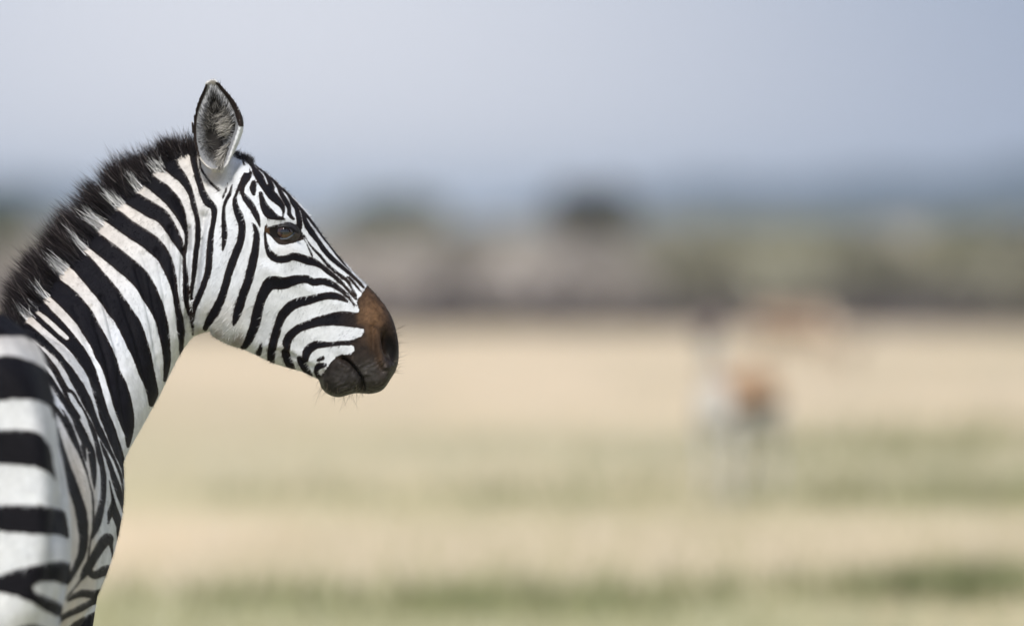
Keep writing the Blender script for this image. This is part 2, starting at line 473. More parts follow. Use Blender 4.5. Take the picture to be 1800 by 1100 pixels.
for k in range(230):                       # the thicket runs on beyond both sides of the view
    Y = r2.uniform(115, 160); x = r2.choice((-1, 1)) * r2.uniform(14, 34); h = r2.uniform(0.3, 0.7)
    cs.append((x, Y, h * 0.6)); rs.append((r2.uniform(0.5, 1.0), 0.8, h)); ns.append(110); cl.append(np.array((0.27, 0.25, 0.21)) * r2.uniform(.5, 1.2))
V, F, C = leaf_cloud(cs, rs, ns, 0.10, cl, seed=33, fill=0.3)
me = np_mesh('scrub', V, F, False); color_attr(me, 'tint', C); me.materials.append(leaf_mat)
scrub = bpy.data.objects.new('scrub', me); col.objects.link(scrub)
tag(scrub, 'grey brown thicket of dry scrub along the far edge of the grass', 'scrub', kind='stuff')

# grass blades over the plain in view
n = 75000
gy_ = 20 + 110 * r2.uniform(0, 1, n) ** 1.4
gx_ = r2.uniform(-1, 1, n) * np.where(np.arange(n) < 58000, gy_ * 0.072 + 0.8, gy_ * 0.14 + 4.0)
roots = np.c_[gx_, gy_, np.zeros(n) - 0.01]
dirs = r2.normal(0, 0.35, (n, 3)); dirs[:, 2] = 1; dirs /= np.linalg.norm(dirs, axis=1)[:, None]
green = np.clip(0.5 + 0.9 * vnoise(np.c_[gx_ * 0.5, gy_ * 0.13], 4) + np.where(gy_ < 33, .3, 0) - np.where(gy_ > 56, .5, 0), 0, 1)[:, None]
c = (1 - green) * np.array((0.69, 0.58, 0.42)) + green * np.array((0.33, 0.32, 0.18))
c = c * r2.uniform(0.88, 1.1, (n, 1))
hgt = r2.uniform(0.04, 0.13, n)
clumps = [(1695, 31.9, .15, 1000), (1640, 32.5, .2, 400), (1770, 33.5, .2, 400), (980, 31.5, .28, 1100), (880, 31, .25, 700), (620, 31.5, .3, 800), (430, 32, .3, 700), (1350, 32.5, .3, 700), (1730, 43.5, .45, 1300), (1480, 43.8, .4, 900), (1130, 44, .5, 900), (880, 43.5, .4, 800), (520, 43.8, .4, 800), (1600, 52, .6, 800), (1740, 57, .7, 800), (1250, 50, .6, 500)]
cr_, cg_ = [], []
for u_, Y_, rad_, m_ in clumps:
    m_ = m_ // 7 if u_ < 800 else (m_ // 5 if u_ < 1600 else int(m_ * (.9 if Y_ < 33 else .45)))
    cr_.append(np.c_[(u_ - 900) / FPX * Y_ + r2.normal(0, rad_, m_), Y_ + r2.normal(0, rad_ * 1.6, m_), np.full(m_, -.01)]); cg_.append(np.array((0.19, 0.205, 0.10)) * r2.uniform(.6, 1.4, (m_, 1)))
cr_ = np.vstack(cr_); m_ = len(cr_); dg_ = r2.normal(0, 0.45, (m_, 3)); dg_[:, 2] = 1; dg_ /= np.linalg.norm(dg_, axis=1)[:, None]
roots = np.vstack([roots, cr_]); dirs = np.vstack([dirs, dg_]); c = np.vstack([c, np.vstack(cg_)]); hgt = np.r_[hgt, r2.uniform(.06, .2, m_)]; n = len(roots)
V, F, C = strands(roots, dirs, hgt, np.where(np.arange(n) < 75000, 0.008, 0.018), r2.normal(0, 0.02, (n, 3)), 2, c, c * 1.05)
me = np_mesh('grass', V, F, False); color_attr(me, 'tint', C); me.materials.append(leaf_mat)
grass = bpy.data.objects.new('grass', me); col.objects.link(grass)
tag(grass, 'short bleached straw and green grass covering the plain', 'grass', kind='stuff')

# ------------------------------------------------------------------ zebra: form
YH = 15.40                                    # depth of the plane through the middle of the head
LY = np.array((0.0, 1.0, 0.0))
head_st = [  # top u v, bottom u v, half width, k, e, depth of the middle
    ((372, 262), (372, 590), .076, -.10, .92, YH), ((408, 270), (402, 606), .086, -.02, .90, YH), ((444, 287), (428, 614), .096, .08, .88, YH),
    ((474, 309), (453, 625), .099, .12, .88, YH), ((505, 337), (480, 638), .096, .10, .88, YH), ((535, 367), (505, 646), .084, .04, .88, YH),
    ((566, 412), (530, 653), .071, -.06, .86, YH), ((597, 452), (550, 662), .063, -.12, .84, YH), ((612, 468), (560, 667), .061, -.12, .84, YH), ((620, 477), (565, 682), .061, -.10, .84, YH), ((632, 489), (579, 694), .062, -.06, .84, YH),
    ((652, 508), (597, 698), .063, -.02, .84, YH), ((674, 533), (624, 691), .063, .02, .84, YH), ((691, 563), (651, 692), .058, .02, .86, YH),
    ((700, 600), (673, 685), .047, 0, .9, YH), ((701, 628), (688, 664), .026, 0, 1, YH), ((699, 642), (694, 655), .008, 0, 1, YH)]
neck_st = [
    ((430, 300), (440, 560), .060, 0, 1, YH), ((372, 266), (374, 580), .076, -.18, .95, YH), ((335, 262), (345, 590), .083, -.30, 1, YH + .005), ((300, 274), (333, 600), .088, -.38, 1, YH + .005),
    ((250, 314), (316, 624), .095, -.42, 1, YH), ((210, 346), (300, 655), .103, -.42, 1, YH - .01), ((162, 403), (281, 694), .113, -.42, 1, YH - .03), ((120, 455), (262, 728), .125, -.40, 1, YH - .06),
    ((85, 500), (243, 762), .140, -.36, 1, YH - .10), ((50, 548), (222, 800), .158, -.30, 1, YH - .16), ((20, 580), (190, 870), .175, -.2, 1, YH - .22), ((-30, 620), (120, 940), .17, -.1, 1, YH - .32), ((-60, 680), (60, 960), .10, 0, 1, YH - .40)]
def st3(s):
    (tu, tv), (bu, bv), w, k, e, Y = s
    return (P(tu, tv, Y), P(bu, bv, Y), LY, w, k, e)
phi = math.radians(5); LB = np.array((math.cos(phi), -math.sin(phi), 0))
body_st = [  # Y, centre x, top z, bottom z, half width, k, e
    (13.842, -.99, 1.15, .80, .16, 0, .85), (13.848, -.99, 1.20, .76, .212, -.02, .66), (13.858, -.99, 1.226, .73, .228, -.02, .62), (13.89, -.99, 1.25, .70, .236, -.03, .58), (13.97, -.99, 1.274, .65, .239, -.03, .55), (14.10, -.99, 1.285, .62, .241, -.03, .53),
    (14.26, -.99, 1.27, .60, .238, -.06, .66), (14.46, -.99, 1.235, .60, .246, -.08, .9), (14.68, -.985, 1.205, .595, .266, -.03, 1), (14.86, -.962, 1.205, .595, .252, -.03, 1),
    (15.02, -.930, 1.222, .60, .226, .02, 1), (15.18, -.900, 1.232, .62, .208, .10, 1), (15.34, -.885, 1.16, .67, .185, .1, 1), (15.47, -.875, 1.06, .74, .14, 0, 1), (15.54, -.872, .97, .83, .05, 0, 1)]
parts = [loft([st3(s) for s in head_st], 64, 5), loft([st3(s) for s in neck_st], 64, 5),
         loft([(np.array((cx, Y, zt)), np.array((cx, Y, zb)), LB, w, k, e) for Y, cx, zt, zb, w, k, e in body_st], 64, 5)]
for s in (-1, 1):
    fx = -.895 + s * .082
    parts.append(tube([(fx, 15.19, .98, .10, .12), (fx, 15.18, .82, .084, .105), (fx, 15.17, .68, .065, .08), (fx - s * .005, 15.18, .54, .05, .06), (fx - s * .01, 15.19, .42, .04, .045), (fx - s * .01, 15.185, .36, .036, .042),
                       (fx - s * .01, 15.18, .24, .024, .03), (fx - s * .01, 15.18, .14, .027, .033), (fx - s * .01, 15.20, .08, .028, .032), (fx - s * .01, 15.215, .045, .036, .045), (fx - s * .01, 15.225, 0.0, .043, .055)]))
    hx_ = -.99 + s * .135
    parts.append(tube([(hx_, 14.05, 1.02, .085, .15), (hx_, 14.03, .93, .112, .18), (hx_, 14.02, .87, .124, .185), (hx_, 14.02, .80, .113, .175), (hx_, 14.03, .72, .092, .15), (hx_ - s * .01, 14.02, .58, .07, .10), (hx_ - s * .015, 13.92, .48, .045, .065), (hx_ - s * .015, 13.90, .40, .036, .05),
                       (hx_ - s * .015, 13.93, .28, .027, .034), (hx_ - s * .015, 13.95, .15, .03, .036), (hx_ - s * .015, 13.98, .08, .03, .034), (hx_ - s * .015, 14.0, .045, .036, .046), (hx_ - s * .015, 14.01, 0.0, .043, .056)], 28, 4, .72))
parts.append(tube([(-.99, 13.84, 1.14, .028, .028), (-.99, 13.77, 1.06, .025, .025), (-.99, 13.745, .9, .02, .02), (-.99, 13.75, .74, .016, .016), (-.99, 13.755, .6, .022, .022), (-.99, 13.76, .45, .012, .012)]))

# ears: hollow leaf-shaped cups
ear_rows = [(298, 372, 388, 3, 62), (290, 361, 397, 8, 62), (278, 352, 402, 15, 60), (262, 345, 408, 24, 54), (246, 341, 413, 31, 50), (228, 339, 419, 34, 47), (212, 340, 420.5, 34, 45), (196, 344, 417, 31, 41), (180, 349, 410, 26, 35), (166, 355, 400, 19, 28), (155, 360, 391, 12, 20), (148, 362.5, 385.5, 6, 13), (144, 366, 381.5, 2, 8), (140, 370, 377.5, 1, 5)]
ear_bulge = [0, 2, 7, 13, 17, 18, 15, 11, 7, 4, 2, 1, 0, 0]
def ear(sgn, scale):
    E = catmull([np.array(r + (b,), float) for r, b in zip(ear_rows, ear_bulge)], 4)
    nb = 28; V = []
    for v, l, r, di, do, bu in E:
        l -= 2.0; r += 1.5
        mid, hf = (l + r) / 2, (r - l) / 2
        b = np.linspace(-1, 1, nb)
        xi = mid + hf * 0.985 * b; yi = di * (1 - np.abs(b) ** 2.2)
        ph = np.linspace(0.06, math.pi - 0.06, nb)
        xo = mid + hf * 1.03 * np.sign(np.cos(ph)) * np.abs(np.cos(ph)) ** 0.62 + bu * np.sin(ph); yo = -3 + (do + 3) * np.sin(ph) ** 0.9
        U_ = np.r_[xi, xo]; D = np.r_[yi, yo] * 1e-3
        base = 0.098 + 0.012 * (296 - v) / 150
        Y = YH - sgn * base + sgn * D
        u_c = 375 + (U_ - 375) * scale
        vv = 296 + (v - 296) * scale
        Yr = YH - sgn * base
        V.append(np.c_[(u_c - 900) / FPX * Yr, Y, np.full(len(U_), CAM_H - (vv - HOR) / FPX * Yr)])
    m, n_ = len(V), 2 * nb
    V = np.vstack(V + [V[0].mean(0)[None], V[-1].mean(0)[None]]); F = []
    for i in range(m - 1):
        for j in range(n_):
            a, c = i * n_ + j, i * n_ + (j + 1) % n_; F += [(a, c, c + n_), (a, c + n_, a + n_)]
    for j in range(n_):
        F.append((m * n_, (j + 1) % n_, j)); F.append((m * n_ + 1, (m - 1) * n_ + j, (m - 1) * n_ + (j + 1) % n_))
    return V, np.array(F)
parts += [ear(1, 1.0), ear(-1, 0.93)]
CV, CF = joined(parts)
zme = remeshed('body', CV, CF, 0.0030, 4)
p = co_of(zme); nv = nrm_of(zme)
def uv_of(p):
    return 900 + FPX * p[:, 0] / p[:, 1], HOR + FPX * (CAM_H - p[:, 2]) / p[:, 1]
U, V_ = uv_of(p)

# sculpted relief on head and neck (same on both sides)
def gs2(cu, cv, su, sv, ang=0.0):
    c, s = math.cos(math.radians(ang)), math.sin(math.radians(ang))
    a = (U - cu) * c + (V_ - cv) * s; b = -(U - cu) * s + (V_ - cv) * c
    return np.exp(-0.5 * ((a / su) ** 2 + (b / sv) ** 2))
def groove(pts, w):
    q = stroke_sd(U, V_, [(a, b, 0.1) for a, b in pts], 5)
    return np.exp(-0.5 * (np.maximum(q, 0) / w) ** 2)
front = p[:, 1] > 15.0
side = np.clip(np.abs(nv[:, 1]) * 1.6, 0, 1) * front           # only the flanks of the head, not its ridge
d = np.zeros(len(p))
d += -.009 * gs2(500, 409, 26, 13, 8) + .0065 * gs2(500, 386, 32, 8, 6) + .003 * gs2(500, 440, 30, 8, 5)
d += .005 * gs2(535, 400, 8, 16, -35)
d += .007 * gs2(405, 500, 55, 70) - .006 * gs2(480, 560, 50, 45, 40) - .004 * gs2(575, 480, 40, 14, 45)
d += .0045 * groove([(470, 474), (510, 492), (550, 512), (590, 530)], 9)
d += -.013 * groove([(358, 380), (350, 440), (343, 500), (338, 548), (340, 592)], 5)
d += -.034 * gs2(685, 608, 6.5, 16, -12) + .004 * groove([(662, 578), (663, 602), (667, 628), (676, 644), (688, 640)], 4.5)
d += -.006 * groove([(657, 575), (657, 605), (661, 632), (672, 650)], 4)
d += -.014 * groove([(603, 631), (612, 637), (624, 650), (636, 670), (641, 700)], 2.6)
d += .005 * gs2(600, 672, 22, 14) + .004 * gs2(665, 668, 16, 16) - .003 * gs2(598, 628, 10, 7)
d += -.005 * groove([(568, 655), (563, 668), (566, 690)], 4)
d += -.003 * groove([(505, 622), (530, 633), (552, 646)], 3) + .003 * groove([(470, 606), (510, 614), (545, 634)], 5)
for pts, a, w in (([(420, 276), (408, 305), (401, 335)], .004, 4), ([(352, 290), (372, 328), (392, 345)], .003, 5), ([(331, 400), (330, 470), (332, 540), (337, 590)], .007, 3.0), ([(322, 440), (320, 500), (325, 560), (333, 598)], .005, 3.0), ([(298, 400), (304, 470), (312, 540), (322, 610)], .004, 3.2),
                  ([(275, 440), (290, 520), (300, 600), (305, 640)], .003, 3.4), ([(240, 470), (262, 550), (278, 630), (288, 680)], .003, 3.4), ([(212, 520), (240, 600), (258, 680), (262, 725)], .003, 3.2),
                  ([(180, 520), (205, 610), (215, 690), (222, 760)], .0045, 3.6), ([(160, 540), (190, 640), (208, 730), (218, 780)], .003, 3.2), ([(130, 540), (160, 620), (185, 700)], .002, 4),
                  ([(353, 420), (350, 470), (342, 530)], .004, 2.6), ([(88, 668), (106, 700), (124, 736), (137, 770), (150, 815), (160, 850)], .006, 3.0), ([(250, 445), (258, 470), (268, 520), (282, 590)], .002, 2.5), ([(305, 350), (325, 390), (334, 440)], .004, 3)):
    d += -1.7 * a * groove(pts, w)
nz_w = vnoise(p * 30, 75) + .3
wv = np.clip((V_ - 622) / 20, 0, 1) * np.clip((U - 585) / 15, 0, 1)
d += .0009 * np.sin((U * .6 + V_ * .8) * .8 + 7 * vnoise(p * 45, 71)) * wv * (nz_w > 0) * nz_w + .0014 * vnoise(p * 170, 72) * wv
d += .0016 * vnoise(p * 55, 73) * (U < 335) + .0013 * vnoise(p * 40, 74) * (U > 335)
d += .002 * vnoise(p * 22, 2) * (p[:, 2] > .5) * front
p = p + nv * (d * np.where(front, np.maximum(side, 0.0), 0.0))[:, None]
# gentle muscle relief on the hindquarter
rump = p[:, 1] < 14.42
rr = .006 * vnoise(p * 7.0, 9) + .0025 * vnoise(p * 19.0, 5)
p = p + nv * (rr * rump * (p[:, 2] > .45))[:, None]
zme.vertices.foreach_set('co', p.astype(np.float32).ravel()); zme.update()
p = co_of(zme); nv = nrm_of(zme); U, V_ = uv_of(p)

# ------------------------------------------------------------------ zebra: coat pattern
BLACK = [
 # neck, from the jaw back to the withers
 [(338,240,13),(340,280,11),(352,326,11),(364,354,14),(376,366,11),(375,392,8),(371,412,10),(369,440,11),(366,475,11),(358,500,10),(350,520,10),(343,537,9),(340,552,6),(339,588,4)],
 [(292,280,30),(308,300,22),(324,318,15),(336,342,10),(341,362,9),(347,386,8),(348,406,9),(347,428,9),(344,450,9),(341,480,8),(338,504,6),(336,526,3)],
 [(255,312,24),(270,324,24),(288,338,26),(304,354,24),(316,374,20),(323,394,11),(328,412,7),(327,432,6),(324,456,5),(326,480,8),(327,504,10),(328,532,9),(334,556,6),(337,574,4)],
 [(214,338,26),(240,354,27),(264,368,27),(286,382,24),(300,402,20),(311,421,17),(320,440,9),(325,455,4)],
 [(180,368,28),(204,384,29),(226,401,28),(250,416,28),(271,432,28),(286,449,24),(296,469,20),(303,492,15),(308,516,10),(312,540,10),(316,560,12),(318,580,13),(319,600,9),(318,622,6)],
 [(145,408,30),(175,430,31),(213,460,32),(247,490,32),(268,526,28),(280,552,22),(287,578,19),(293,620,14),(293,645,11),(290,668,6)],
 [(110,440,34),(140,460,36),(172,496,37),(192,520,37),(206,540,38),(220,559,37),(232,580,38),(240,601,36),(248,621,32),(256,648,28),(263,670,23),(268,690,20),(266,710,8)],
 [(72,488,34),(95,505,34),(124,530,36),(148,558,34),(161,580,32),(173,600,31),(183,621,32),(192,640,29),(199,660,28),(207,680,32),(213,700,32),(218,720,31),(223,740,25),(226,762,15),(225,784,5)],
 [(36,525,30),(62,540,32),(85,562,30),(104,580,28),(124,600,24),(140,620,22),(153,640,20),(163,660,17),(169,680,16),(175,700,16),(183,728,17),(191,748,18),(200,772,17),(210,800,12),(216,820,7),(218,838,4)],
 [(22,566,14),(36,572,15),(51,580,16),(75,600,14),(97,620,11),(110,635,11),(122,651,13),(134,671,16),(144,688,17),(154,709,16),(166,736,11),(173,753,12),(181,768,11),(188,782,7),(196,797,5),(203,811,4.5),(209,826,5),(213,838,5),(216,858,3.5),(218,874,2)],
 [(40,586,3),(52,596,4),(60,604,4),(68,612,5),(80,624,4),(92,638,4),(100,650,5),(108,664,5),(117,683,7),(128,690,6),(138,706,5),(148,722,4),(154,734,5),(161,750,7),(166,764,7),(171,782,7),(174.5,800,8),(179,818,7.5),(182,838,8),(182,861,8),(180,880,9),(176,899,10),(171,917,11.5),(167,931,9),(162,944,4)],
 [(176,774,1.5),(182,789,5),(189,805,6),(195,822,7),(202,843,9),(209,864,10),(215,882,8),(219,902,4)],
 [(192,844,1.5),(195.5,861,3),(198.5,878,5),(200,893,10),(205,908,11),(210,922,11),(211,936,10),(209,950,5)],
 [(198,888,8),(193.5,902,8),(190,919,2.5)],
 [(40,592,6),(50,601,7),(62,613,7),(76,628,8),(90,644,8),(100,660,8),(112,684,7),(121,704,5.5),(129,719,7),(137,733,9)],
 [(62,632,8),(74,648,9),(86,664,10),(98,682,10),(109,700,11),(121,721,16),(134,742,15),(144,761,15),(152,779,15),(159,793,12),(162,811,11),(163,826,11),(165,844,7),(165,860,3)],
 [(146,785,8),(148,795,7),(151,808,3)],
 # shoulder
 [(142,1018,4),(146,1011,8),(153,999,13),(166,978,13),(175,962,14),(184,950,16),(191,946,14),(195,957,6),(197,969,3.5),(198,982,2)],
 [(156,1003,10),(165,1010,11),(175,1006.5,12),(185,1002,14),(196,1001,15)],
 [(120,1054,6),(135,1045,10),(147,1042,11),(159,1043,12),(170,1045,15),(190,1041,15)],
 [(175,1049,10),(166,1055,10),(157,1060,9),(141,1069,10),(121,1078,10),(104,1089,10),(94,1097,9)],
 # ear foot and cheek
 [(349,272,2.5),(351,284,3),(354,298,4),(362,310,4),(372,323,5),(385,334,5)],
 [(400,322,1.5),(398,332,2.5),(394,342,4),(390,351,1.5)],
 [(408,325,2.5),(404,341,6),(400,347,6),(394,364,6),(393,384,7),(395,406,10),(394,424,8),(391.5,440,2.5)],
 [(427,318,8),(420,330,5.5),(415,342,5.5),(413,350,7),(414,362,10),(420,378,13.5),(425,394,13),(425,412,12.5),(421,430,13),(412,452,13.5),(404,474,13.5),(398,496,13),(392,516,13.5),(384,536,15),(375,553,15),(367,565,13),(361,577,9)],
 [(437,297,3.5),(436,306,13),(431,315,14),(427,326,8.5),(426,339,7),(433,350,11),(442,362,11.5),(449,375,10.5),(453.5,387,7.5),(457,398,2.5)],
 [(446,321,8),(445,331,11.5),(446,341,7)],
 [(458,340,6.5),(461,352,9.5),(466.5,366,14.5),(474,376,17),(481,380,12),(490,383,7.5),(501,385,3)],
 [(436,282,4),(442,289,6),(449,301,10),(458,314,16),(468,328,16),(478,343,15.5),(488,353,13),(495.5,362,9),(498.5,371,5.5),(497,382,3)],
 [(455,299,7),(463,304,8),(471,316,9),(478,331,10)],
 [(478,314,4),(484,321,5),(489,329,6),(496,343,8),(503,355,8.5),(508,366,7.5),(509,377,7.5),(516,385,5)],
 [(496,331,3),(507,343,5),(514.5,355,7.5),(521,366,8),(524,378,8.5),(526,390,9.5),(527,400,8)],
 [(527,365,3),(532,374,5),(536,386,8),(542,400,10),(552,414,9.5),(561,426,8.5),(570,439,8.5),(582,453,8),(597,466,7.5),(611.5,478,6.5),(626,491,5.5),(639,505,5)],
 [(440,283,3),(455,296,3),(475,313,3.5),(500,336,3.5),(520,357,4),(535,374,4.5),(544,385,5.5),(556,400,5.5),(566,414,5.5),(579,430,5),(591,446,4.5),(605,464,3),(618,478,1.5)],
 [(533,418,2.5),(536,423,2),(542,434,2.2),(549,450,3)],
 [(535,414,2.5),(537.5,418,2.2),(545,430,3.2),(553.5,440,4.2),(564,451,5.5),(575,464,5.5),(587,475,5.5),(598.5,484,5.5),(611,494,5.5),(617,504,4.2),(626,519,4.5)],
 [(611,487,4),(615,489,4),(625,501,4.2),(635,513,3)],
 [(466,406,3),(466,414,4.5),(467.5,426,5.5),(471,439,8.5),(478,450,12),(489.5,456,12.5),(502.5,455,12.5),(515.5,451,13.5),(527,453,14),(542,458.5,14.5),(552,461,13),(565,468,9),(577,478,7.5),(590,488,6.8),(602,499,6),(613,511,5.5),(626,525,5)],
 [(427,611,7),(432,606,11),(440,592,14.5),(448,570,17),(453,548,17),(458,528,16.5),(466,510,19),(478,497,23),(498,498,20),(520,492,16),(538,491,13.5),(552,496,12.5),(565,494.5,12),(579,497.5,11),(594,506,9),(605,514.5,6.5),(615,525,4.5),(624,537,4.5)],
 [(477,645,11),(477,622,13.5),(480,604,14),(484,590,14.5),(489,573,13.5),(496,555,15.5),(508,541,17),(520,533.5,16.5),(540,528,14.5),(566,521.5,12.5),(586,520,12.5),(600,524,9),(611,530.5,3.5)],
 [(505,611,10),(504,602,14),(510,590,14.5),(526,577,13.5),(550,568,15),(576,562,20),(600,560,25),(622,562,25),(645,566,24)],
 [(536,632,11),(541,616,14.5),(555,606.5,13.5),(580,605,8.5),(600,603,8.5),(620,602,8.5),(634,600,16)],
 [(501,617,11),(503,622,13.5),(507,636,13.5),(514,650,12)],
 [(526,629,8),(530,636,12.5),(536,646,13.5),(544,660,11)],
 [(559,633,5.5),(567,629,8)],
 [(571,641,7),(560,644,10.5),(556,653,7.5),(561,664,8)],
 [(460,603,2.5),(458,612,7),(455,621,9)],
 [(444,393,3.5),(448,399,6),(451,411,9.5),(450,430,12.5),(446.5,452,14.5),(441,476,15),(436,496,14.5),(428,516,15),(422,536,15),(416,554,13),(411,571,5)],
 [(427,284,3),(429,289,4),(430,293,2)],
 # ribs
 [(90,690,6),(92,712,7),(94,735,9),(97,760,14),(105,795,20),(114,822,21),(126,850,19.5),(137,880,18.5),(144,910,16.5),(147,940,14),(146,960,13),(143,975,12),(134,995,11),(122,1016,9),(110,1035,7),(96,1056,6)],
 [(90,700,5),(95,710,7),(106,725,12),(119,748,13),(131,773,10.5),(141,796,6.5),(148,816,4.5),(158,848,3.6),(163,876,3.4),(164,902,3.2),(163,931,3),(160,944,3),(153,988,3),(141.5,1018,3),(124,1041,3),(106,1062,3)],
]
BLACK_POLY = [[(118,1104),(130,1092),(142,1085),(153,1080),(166,1074),(182,1070),(188,1104)]]
WHITE = [
 [(455,299,1.5),(463.5,308,2.5),(470,323,2)],
 [(60,545,5),(70,552,7),(80,560,8),(100,578,8.5),(112,589,7.5),(118,594,6)],
 [(88,686,6),(95,694,6),(102,702,5),(113,719,4),(125,738,3),(131,753,2.2),(137,768,1.8),(142,788,1.6),(148,806,1.5)],
 [(88,698,4),(95,706,4),(102,714,3.6),(112,729,2)],
 [(152,786,1),(154,806,3.2),(156,824,4.4),(159,842,4),(164,862,3)],
]
RUMP = [
 [(-170,535),(0,545),(60,575),(75,600),(52,597),(40,590),(20,590.5),(0,590.5),(-170,596)],
 [(-170,628),(0,625),(20,624),(40,629),(60,636),(80,648),(88,660),(95,672),(140,700),(140,735),(94,735),(90,716),(80,707),(60,702),(40,700),(20,700),(0,704),(-170,708)],
 [(-170,752),(0,755),(30,754),(60,757),(74,764),(82,776),(88,784),(91,800),(94,820),(99,846),(94,838),(88,831),(76,824),(64,820),(40,816),(0,814),(-170,816)],
 [(-170,886),(0,887),(40,887),(70,887),(90,890),(108,895),(114,900),(118,920),(121,944),(119,945),(100,939),(70,938),(40,936),(20,934),(0,932),(-170,932)],
 [(-170,1025),(0,1010),(27,1000),(55,994),(82,988),(104,985),(120,987),(150,990),(150,1010),(119,1026),(113,1025),(95,1021),(71,1021),(59,1026),(56,1032),(63,1040),(82,1048),(95,1053),(105,1059),(140,1070),(140,1085),(95,1080),(82,1073),(54,1056),(33,1047),(0,1039),(-170,1060)],
 [(-170,1120),(10,1112),(30,1102),(50,1097),(70,1098),(90,1108),(150,1118),(150,1150),(-170,1150)],
]
MUZZLE = [(668,490),(648,497),(642,507),(637,514),(631,523),(627,532),(631,547),(626,555),(628,570),(640,573),(641,580),(637,590),(628,599),(616,603),(622,608),(623,617),(612,623),(600,623),(590,627),(581,637),(574,647),(568,655),(562,662),(556,668),(556,710),(740,720),(740,500)]
EYEPATCH = [(464,407),(465,398),(468,391),(472,399),(488,394.5),(501,391.5),(514,393),(522,395),(528,401),(535,415),(534,421),(527,424),(515.6,427.5),(501,431),(491,429.5),(483.5,424),(476,415.6),(469,410)]

UM = np.where(U < -170, -340 - U, U)                    # the hindquarter is mirrored about the tail
rump = p[:, 1] < 14.42
sd = np.full(len(p), 40.0)
fi = np.nonzero(~rump)[0]; uf, vf = U[fi], V_[fi]
wob = 1.1 * vnoise(np.c_[uf / 9, vf / 9], 3)
sf = np.full(len(fi), 40.0)
for s in BLACK: sf = np.minimum(sf, stroke_sd(uf, vf, [(a, b, (w * 1.05 if w > 6 else w) * (1.18 if b > 780 and a > 140 else 1)) for a, b, w in s]))
for s in BLACK_POLY: sf = np.minimum(sf, poly_sd(uf, vf, s))
for s in WHITE: sf = np.maximum(sf, -stroke_sd(uf, vf, s))
sf = sf + wob * 0.5 - 0.2
mz = poly_sd(uf, vf, MUZZLE) + .9 * vnoise(np.c_[uf / 6, vf / 6], 8) + 1.2 * vnoise(np.c_[uf / 1.8, vf / 1.8], 18)
ep = poly_sd(uf, vf, EYEPATCH) + 0.5 * wob
sf = np.minimum(np.minimum(sf, mz), ep)
sd[fi] = sf
ri = np.nonzero(rump)[0]; ur, vr = UM[ri], V_[ri]; sr = np.full(len(ri), 40.0)
for s in RUMP: sr = np.minimum(sr, poly_sd(ur, vr, s))
sd[ri] = sr - 0.5 + 0.9 * vnoise(np.c_[ur / 10, vr / 10], 6)
# parts of the animal the trace does not reach: bands round barrel and legs
barrel = (~rump) & (U < 12) & (p[:, 0] < -.86)
bz = np.sin(p[:, 1] * 2 * math.pi / .115 + 1.5 * p[:, 2]) * 16 - 2
sd = np.where(barrel & (p[:, 1] < 15.0), bz, sd)
legs = (V_ > 1112)
sd = np.where(legs, np.sin(p[:, 2] * 2 * math.pi / .075 + 2.0 * p[:, 1]) * 12, sd)
sd = np.where((p[:, 2] < .68) & (np.abs(nv[:, 2]) > .7) & (p[:, 2] > .5), 12, sd)

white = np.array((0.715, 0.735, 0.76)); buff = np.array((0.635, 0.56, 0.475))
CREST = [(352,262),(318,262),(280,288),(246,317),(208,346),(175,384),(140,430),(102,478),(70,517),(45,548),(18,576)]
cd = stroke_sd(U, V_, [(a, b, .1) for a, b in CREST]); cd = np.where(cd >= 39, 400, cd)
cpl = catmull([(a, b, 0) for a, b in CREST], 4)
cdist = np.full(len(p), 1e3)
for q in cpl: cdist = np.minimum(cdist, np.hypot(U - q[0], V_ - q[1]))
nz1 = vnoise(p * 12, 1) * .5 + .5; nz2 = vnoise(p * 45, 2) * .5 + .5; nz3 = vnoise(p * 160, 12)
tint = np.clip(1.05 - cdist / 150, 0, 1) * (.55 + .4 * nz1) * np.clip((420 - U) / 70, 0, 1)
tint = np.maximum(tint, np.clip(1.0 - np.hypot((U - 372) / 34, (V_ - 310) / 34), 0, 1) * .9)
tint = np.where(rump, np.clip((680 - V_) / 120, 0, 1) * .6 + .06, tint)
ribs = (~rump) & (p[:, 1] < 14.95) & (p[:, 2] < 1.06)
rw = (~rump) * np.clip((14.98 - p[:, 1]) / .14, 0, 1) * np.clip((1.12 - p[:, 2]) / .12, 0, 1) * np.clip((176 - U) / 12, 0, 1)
tint = tint * (1 - rw) + rw * (.45 + .35 * nz1)  # shade of the turned-away flank painted over the ribs as stronger buff
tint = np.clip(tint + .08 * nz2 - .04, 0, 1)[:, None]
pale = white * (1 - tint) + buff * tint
def stain(cu, cv, r, col_, amt):
    global pale
    w = np.clip(1.2 - np.hypot((U - cu) / r, (V_ - cv) / (r * .7)) + .5 * (nz2 - .5) + .25 * nz3, 0, 1)[:, None] * amt * (~rump)[:, None]
    pale = pale * (1 - w) + np.array(col_) * w
stain(416, 296, 9, (.40, .41, .43), .3); stain(405, 318, 9, (.45, .46, .48), .4); stain(330, 470, 30, (.5, .5, .5), .25); stain(418, 600, 22, (.20, .16, .13), .75); stain(384, 590, 16, (.22, .17, .14), .6); stain(350, 585, 14, (.3, .25, .2), .5); stain(640, 598, 8, (.5, .4, .33), .6)
stain(572, 655, 12, (.42, .36, .32), .7); stain(400, 560, 50, (.6, .54, .46), .35); stain(490, 612, 18, (.55, .5, .44), .3); stain(505, 438, 22, (.6, .55, .5), .3)
mott = vnoise(p * 17, 81) * .5 + vnoise(p * 70, 82) * .3 + vnoise(np.c_[U / 5, V_ / 26], 83) * .35
pale *= (1 - .10 + .13 * mott + .07 * nz3)[:, None]
